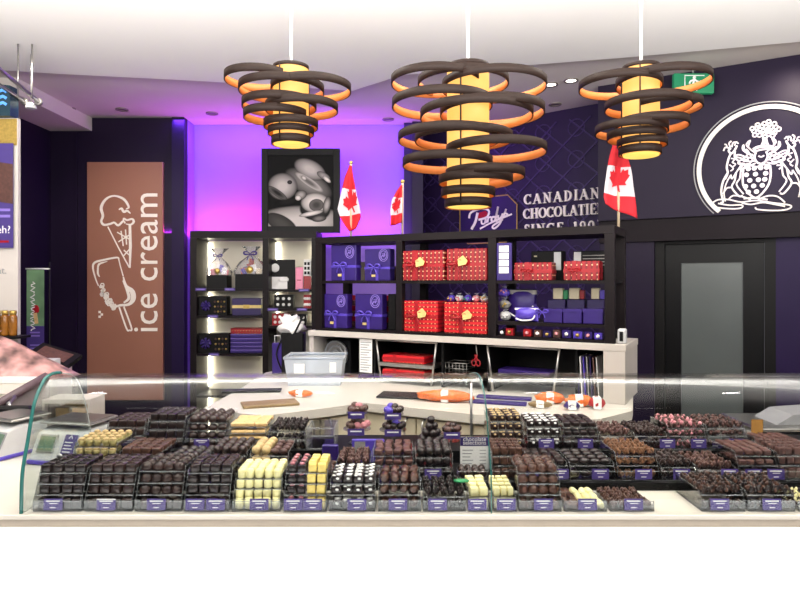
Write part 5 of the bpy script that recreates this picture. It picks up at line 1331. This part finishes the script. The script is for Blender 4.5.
# grey slab scale at the far right behind the case
t = thing('flat_scale', 'grey steel flat scale behind the glass at the right edge', 'scale', (X(800, 3.0), 3.0, .0))
zs = Z(445, 3.0)
bx('stand_body', M['whiteframe'], -.19, .5, 0, .42, 0, zs, t); m = MB(); m.box(-.17, .4, -.0, .36, zs+.001, zs+.045, .01); m.build('scale_body', M['lgrey'], t)
m = MB(); m.box(-.21, .4, -.03, .33, zs+.07, zs+.085, .003); m.build('weighing_pan', M['steel'], t); MB().lathe([(.05, zs+.0455), (.03, zs+.0695)], 14, m=Matrix.Translation((.08, .16, 0))).build('pan_column', M['black'], t)
m = MB(); m.poly([(-.08, .05, zs+.086), (-.0, .05, zs+.135), (.2, .05, zs+.15), (.2, .05, zs+.086)], (0, .2, 0)); m.build('grey_cover', M['grey'], t)

# neighbouring case with mauve rail on the left
t = thing('side_counter', 'low side counter with dark mauve rail left of the glass case', 'counter', (0, 0, 0))
Ya, Yb2 = 2.75, 3.9
pA = (X(-30, Ya), Ya); 
PL = [(-3.0, 3.05), (X(36, 3.05), 3.05), (X(72, 4.3), 4.3), (-3.0, 4.3)]
MB().poly([(x, y, .02) for x, y in PL], (0, 0, .96)).build('counter_body', M['whiteframe'], t)
MB().poly([(x, y, .981) for x, y in PL], (0, 0, .019)).build('counter_top', M['counter'], t)
R0, R1 = (X(-30, 2.72), 2.72, Z(420, 2.72)), (X(47, 3.0), 3.0, Z(376, 3.0))
m = MB(); m.tube([R0, R1], .021, 8); m.build('mauve_rail', M['mauve'], t)
MB().poly([(R0[0], R0[1]+.01, R0[2]-.02), (R1[0], R1[1]+.01, R1[2]-.02), (R1[0], R1[1]+.01, .40), (R0[0], R0[1]+.01, .40)], (0, .012, 0)).build('rail_panel', M['greymauve'], t)
m = MB(); m.tube([(X(12, 2.82), 2.84, Z(398, 2.82)), (X(7, 2.78), 2.79, Z(404, 2.78)), (X(6, 2.74), 2.77, Z(411, 2.74))], .011, 8); m.build('rail_bracket', M['steel'], t)
m = MB(); m.box(X(-25, 2.69), X(31, 2.69), 2.67, 2.715, Z(419, 2.69), Z(406, 2.69), .01); m.build('dark_armrest', M['black'], t)
t = thing('side_cabinet', 'pale cabinet with brown boxes in its niche, seen through the left end glass', 'cabinet', (X(66, 2.98), 2.98, 0))
bx('cabinet_body', M['hutch'], -.115, .115, 0, .15, .0, .87, t); bx('cabinet_top', M['hutch'], -.115, .115, 0, .15, .965, .985, t)
bx('cabinet_back', M['hutch'], -.115, .115, .135, .15, .8701, .9645, t)
bx('cabinet_side', M['hutch'], -.115, -.103, 0, .134, .8701, .9645, t); bx('cabinet_side', M['hutch'], .103, .115, 0, .134, .8701, .9645, t)
for i in range(2):
    t = thing('brown_carton', ['brown carton, left of two inside the pale cabinet', 'tan carton, right of two inside the pale cabinet'][i], 'carton', (X(66, 2.98)-.03+.08*i, 3.0, .8705)); bx('box_body', M[['wood', 'cardboard'][i]], -.033, .033, 0, .09, 0, .07, t, .003)
# pink marbled wrapped heap
Yk = 3.5
t = thing('wrapped_gift_heap', 'large pink marbled cellophane gift on the side counter', 'wrapped gift', (X(8, Yk), Yk, 1.0005))
m = bmesh.new(); k = Yk/F
prof = [(-50, 320), (-10, 330), (4, 338), (18, 350), (34, 366), (49, 380)]
random.seed(5)
N = 10; rows = []
for j in range(N+1):
    v = j/N; row = []
    for i in range(19):
        a = 2*PI*i/18; rad = (1-v)**.8; 
        x = math.cos(a)*.32*rad*(1+.06*math.sin(a*5+v*4))+(-.14*v); y = math.sin(a)*.22*rad*(1+.05*math.sin(a*4)); z = .24*v
        row.append(m.verts.new((x, y+.1, z*(1+.04*math.sin(a*3)))))
    rows.append(row)
for a, b in zip(rows, rows[1:]):
    for i in range(18):
        f = m.faces.new([a[i], a[i+1], b[i+1], b[i]]); f.smooth = False
mb = MB(); mb.merge(m); mb.build('marbled_wrap', M['pinkmarble'], t)
m = MB(); m.lathe([(.012, .235), (.03, .262), (.036, .265)], 9, m=Matrix.Translation((-.14, .1, 0)), cap=False); m.build('gathered_top', M['pinkmarble'], t)
t = thing('white_tray', 'white flat tray under the pink marbled gift', 'tray', (X(14, 3.45), 3.36, 1.0005)); bx('tray_body', M['paper'], -.26, .22, -.02, .05, 0, .03, t, .004)
# tilted dark tray with pinkish inside
Yt = 4.05
t = thing('tilted_frame_tray', 'dark tilted frame tray with pinkish inside behind the side counter', 'tray', (X(50, Yt), Yt, 1.0005))
z1_ = Z(357, Yt)-1.0; R_ = Matrix.Translation((0, .05, z1_)) @ Matrix.Rotation(.30, 4, 'Y') @ Matrix.Rotation(.35, 4, 'X')
m = MB(); m.box(-.14, .14, -.09, .09, -.02, .015, .004, R_); m.build('tray_frame', M['black'], t); MB().box(-.10, .10, -.06, .055, .0155, .018, 0, R_).build('tray_lining', M['rosy'], t)
MB().lathe([(.06, 0), (.06, .008), (.014, .012), (.014, z1_-.03)], 12, m=Matrix.Translation((0, .05, 0))).build('tray_stand', M['lgrey'], t)
t = thing('white_box', 'white box below the tilted frame tray', 'box', (X(37, 3.7), 3.75, 1.0005)); bx('box_body', M['lgrey'], -.05, .06, 0, .1, 0, Z(360, 3.75)-1.0, t, .004)
# roll-up banner stand
Yb3 = 5.2
t = thing('banner_stand', 'tall narrow green and purple banner stand before the dark wall', 'banner', (X(35.5, Yb3), Yb3, .0)); hw = 8.6*Yb3/F; zt3 = Z(270, Yb3); zb3 = Z(356, Yb3)
zm = Z(326, Yb3)
MB().lathe([(.16, 0), (.16, .02)], 20).build('foot', M['black'], t); MB().tube([(hw+.03, .03, .02), (hw+.03, .03, Z(262, Yb3))], .008, 6).build('stand_pole', M['black'], t)
MB().tube([(-hw-.01, .0, zt3+.01), (hw+.035, .03, zt3+.01)], .008, 6).build('top_bar', M['lgrey'], t)
def grad_banner():
    m = mat('banner_green_print', C(112, 150, 110), .5, var=.35, scale=5); return m
bx('banner_picture', grad_banner(), -hw, hw, -.004, .004, zm, zt3, t); bx('banner_text_field', M['pricecard'], -hw, hw, -.004, .004, .5, zm-.0005, t)
m = MB()
for i in range(4):
    q = [(-.02+.02*math.sin(j*1.9+i), zt3-.10-.42*i/4-j*.012) for j in range(9)]; m.ribbon(q, .008, .002, Matrix.Translation((.0, -.0045, 0)))
m.build('white_script', M['paper'], t); m = MB(); m.ball((0.005, -.004, zt3-.33), .034, 2, (.9, .1, 1.1)); m.build('pink_ice_print', M['redplain'], t)
m = MB(); m.ribbon([(0, zt3-.36), (.012, zt3-.45)], .03, .002, Matrix.Translation((0, -.0045, 0))); m.build('cone_print', M['tan'], t)
m = MB()
for i in range(5): m.box(-hw*.6, hw*.55, -.0055, -.0045, zm-.06-.028*i-(.05 if i > 1 else 0), zm-.048-.028*i-(.05 if i > 1 else 0))
m.build('text_rows', M['seal'], t)
# pillar sign with the hanging banner on the far left
Yw = 4.5; xw = X(18, Yw)
struct(bx('wall_left_pillar', M['ceiling'], -3.5, xw, Yw, Yw+.03, 0, Z(118, Yw)-.001))
t = thing('pillar_fascia', 'dark teal lit sign box at the top left edge', 'sign', ((-3.5+xw)/2, Yw, Z(118, Yw)))
hw = (xw+3.5)/2
MB().poly([(-hw, -.06, 0), (hw-.02, -.06, .0), (hw-.02, -.06, Z(88, Yw)-Z(118, Yw)), (-hw, -.06, Z(80, Yw)-Z(118, Yw)+.02)], (0, .10, 0)).build('sign_box', M['teal'], t)
m = MB()
for i in range(3): m.ribbon([(hw-.11+.0, .17-.045*i), (hw-.07, .185-.045*i), (hw-.045, .17-.045*i)], .02, .003, Matrix.Translation((0, -.0605, 0)))
m.build('lit_symbol', M['bluelit'], t)
t = thing('hanging_poster', 'purple hanging poster with white writing on the left pillar', 'poster', ((-3.49+X(15, Yw))/2, Yw-.02, Z(248, Yw))); hw = (X(15.5, Yw)+3.49)/2; ph = Z(144, Yw)-Z(248, Yw)
bx('poster_sheet', M['pricecard'], -hw, hw, -.006, .0, 0, ph, t)
m = MB()
m.poly([(-hw, -.0062, ph*.55), (hw, -.0062, ph*.42), (hw, -.0062, ph*.80), (-hw, -.0062, ph*.93)], (0, -.002, 0)); m.build('rosy_print', M['rosy'], t)
text_mesh('eh?', .078, 'poster_text', M['paper'], t, (hw-.068, -.0065, ph*.14), (PI/2, 0, 0), .001, 'CENTER')
for i in range(2): bx('poster_text_row', M['seal'], -hw, hw-.02, -.0085, -.0065, ph*(.29+.06*i), ph*(.315+.06*i), t)
bx('poster_text_row', M['redplain'], -hw, hw-.03, -.0085, -.0065, ph*.05, ph*.07, t)
t = thing('cove_strip', 'warm gold lit strip edging the left pillar above the poster', 'light', (xw-.1, Yw-.004, Z(146, Yw)))
bx('gold_panel', M['gold'], -.55, .095, -.004, .0, 0.004, Z(119, Yw)-Z(146, Yw), t)
t = thing('pillar_lettering', 'small grey letters on the white pillar below the poster', 'wall sign', (X(10, Yw), Yw-.001, Z(275, Yw)))
text_mesh('at.', .07, 'letters', M['grey'], t, (-.09, -.002, .01), (PI/2, 0, 0), .001)
# shelf of amber jars
t = thing('jar_shelf', 'dark ledge at the left edge carrying amber jars', 'shelf', (X(5, 4.35), 4.35, Z(336, 4.35)-.02)); bx('ledge', M['black'], -.35, .10, -.03, .14, 0, .018, t, .003)
for i, px in enumerate((13, 5, -3)):
    t = thing('amber_jar', ['amber jar, rightmost on the dark ledge', 'amber jar second from the right on the dark ledge', 'amber jar cut by the left picture edge'][i], 'jar', (X(px, 4.4), 4.4, Z(336, 4.35)-.001), 0, 'amber jars on the left ledge')
    MB().lathe([(.024, 0), (.027, .01), (.027, .13), (.02, .15)], 14).build('jar_body', M['jarbrown'], t); MB().lathe([(.023, .1505), (.023, .178)], 14).build('jar_lid', M['gold'], t)
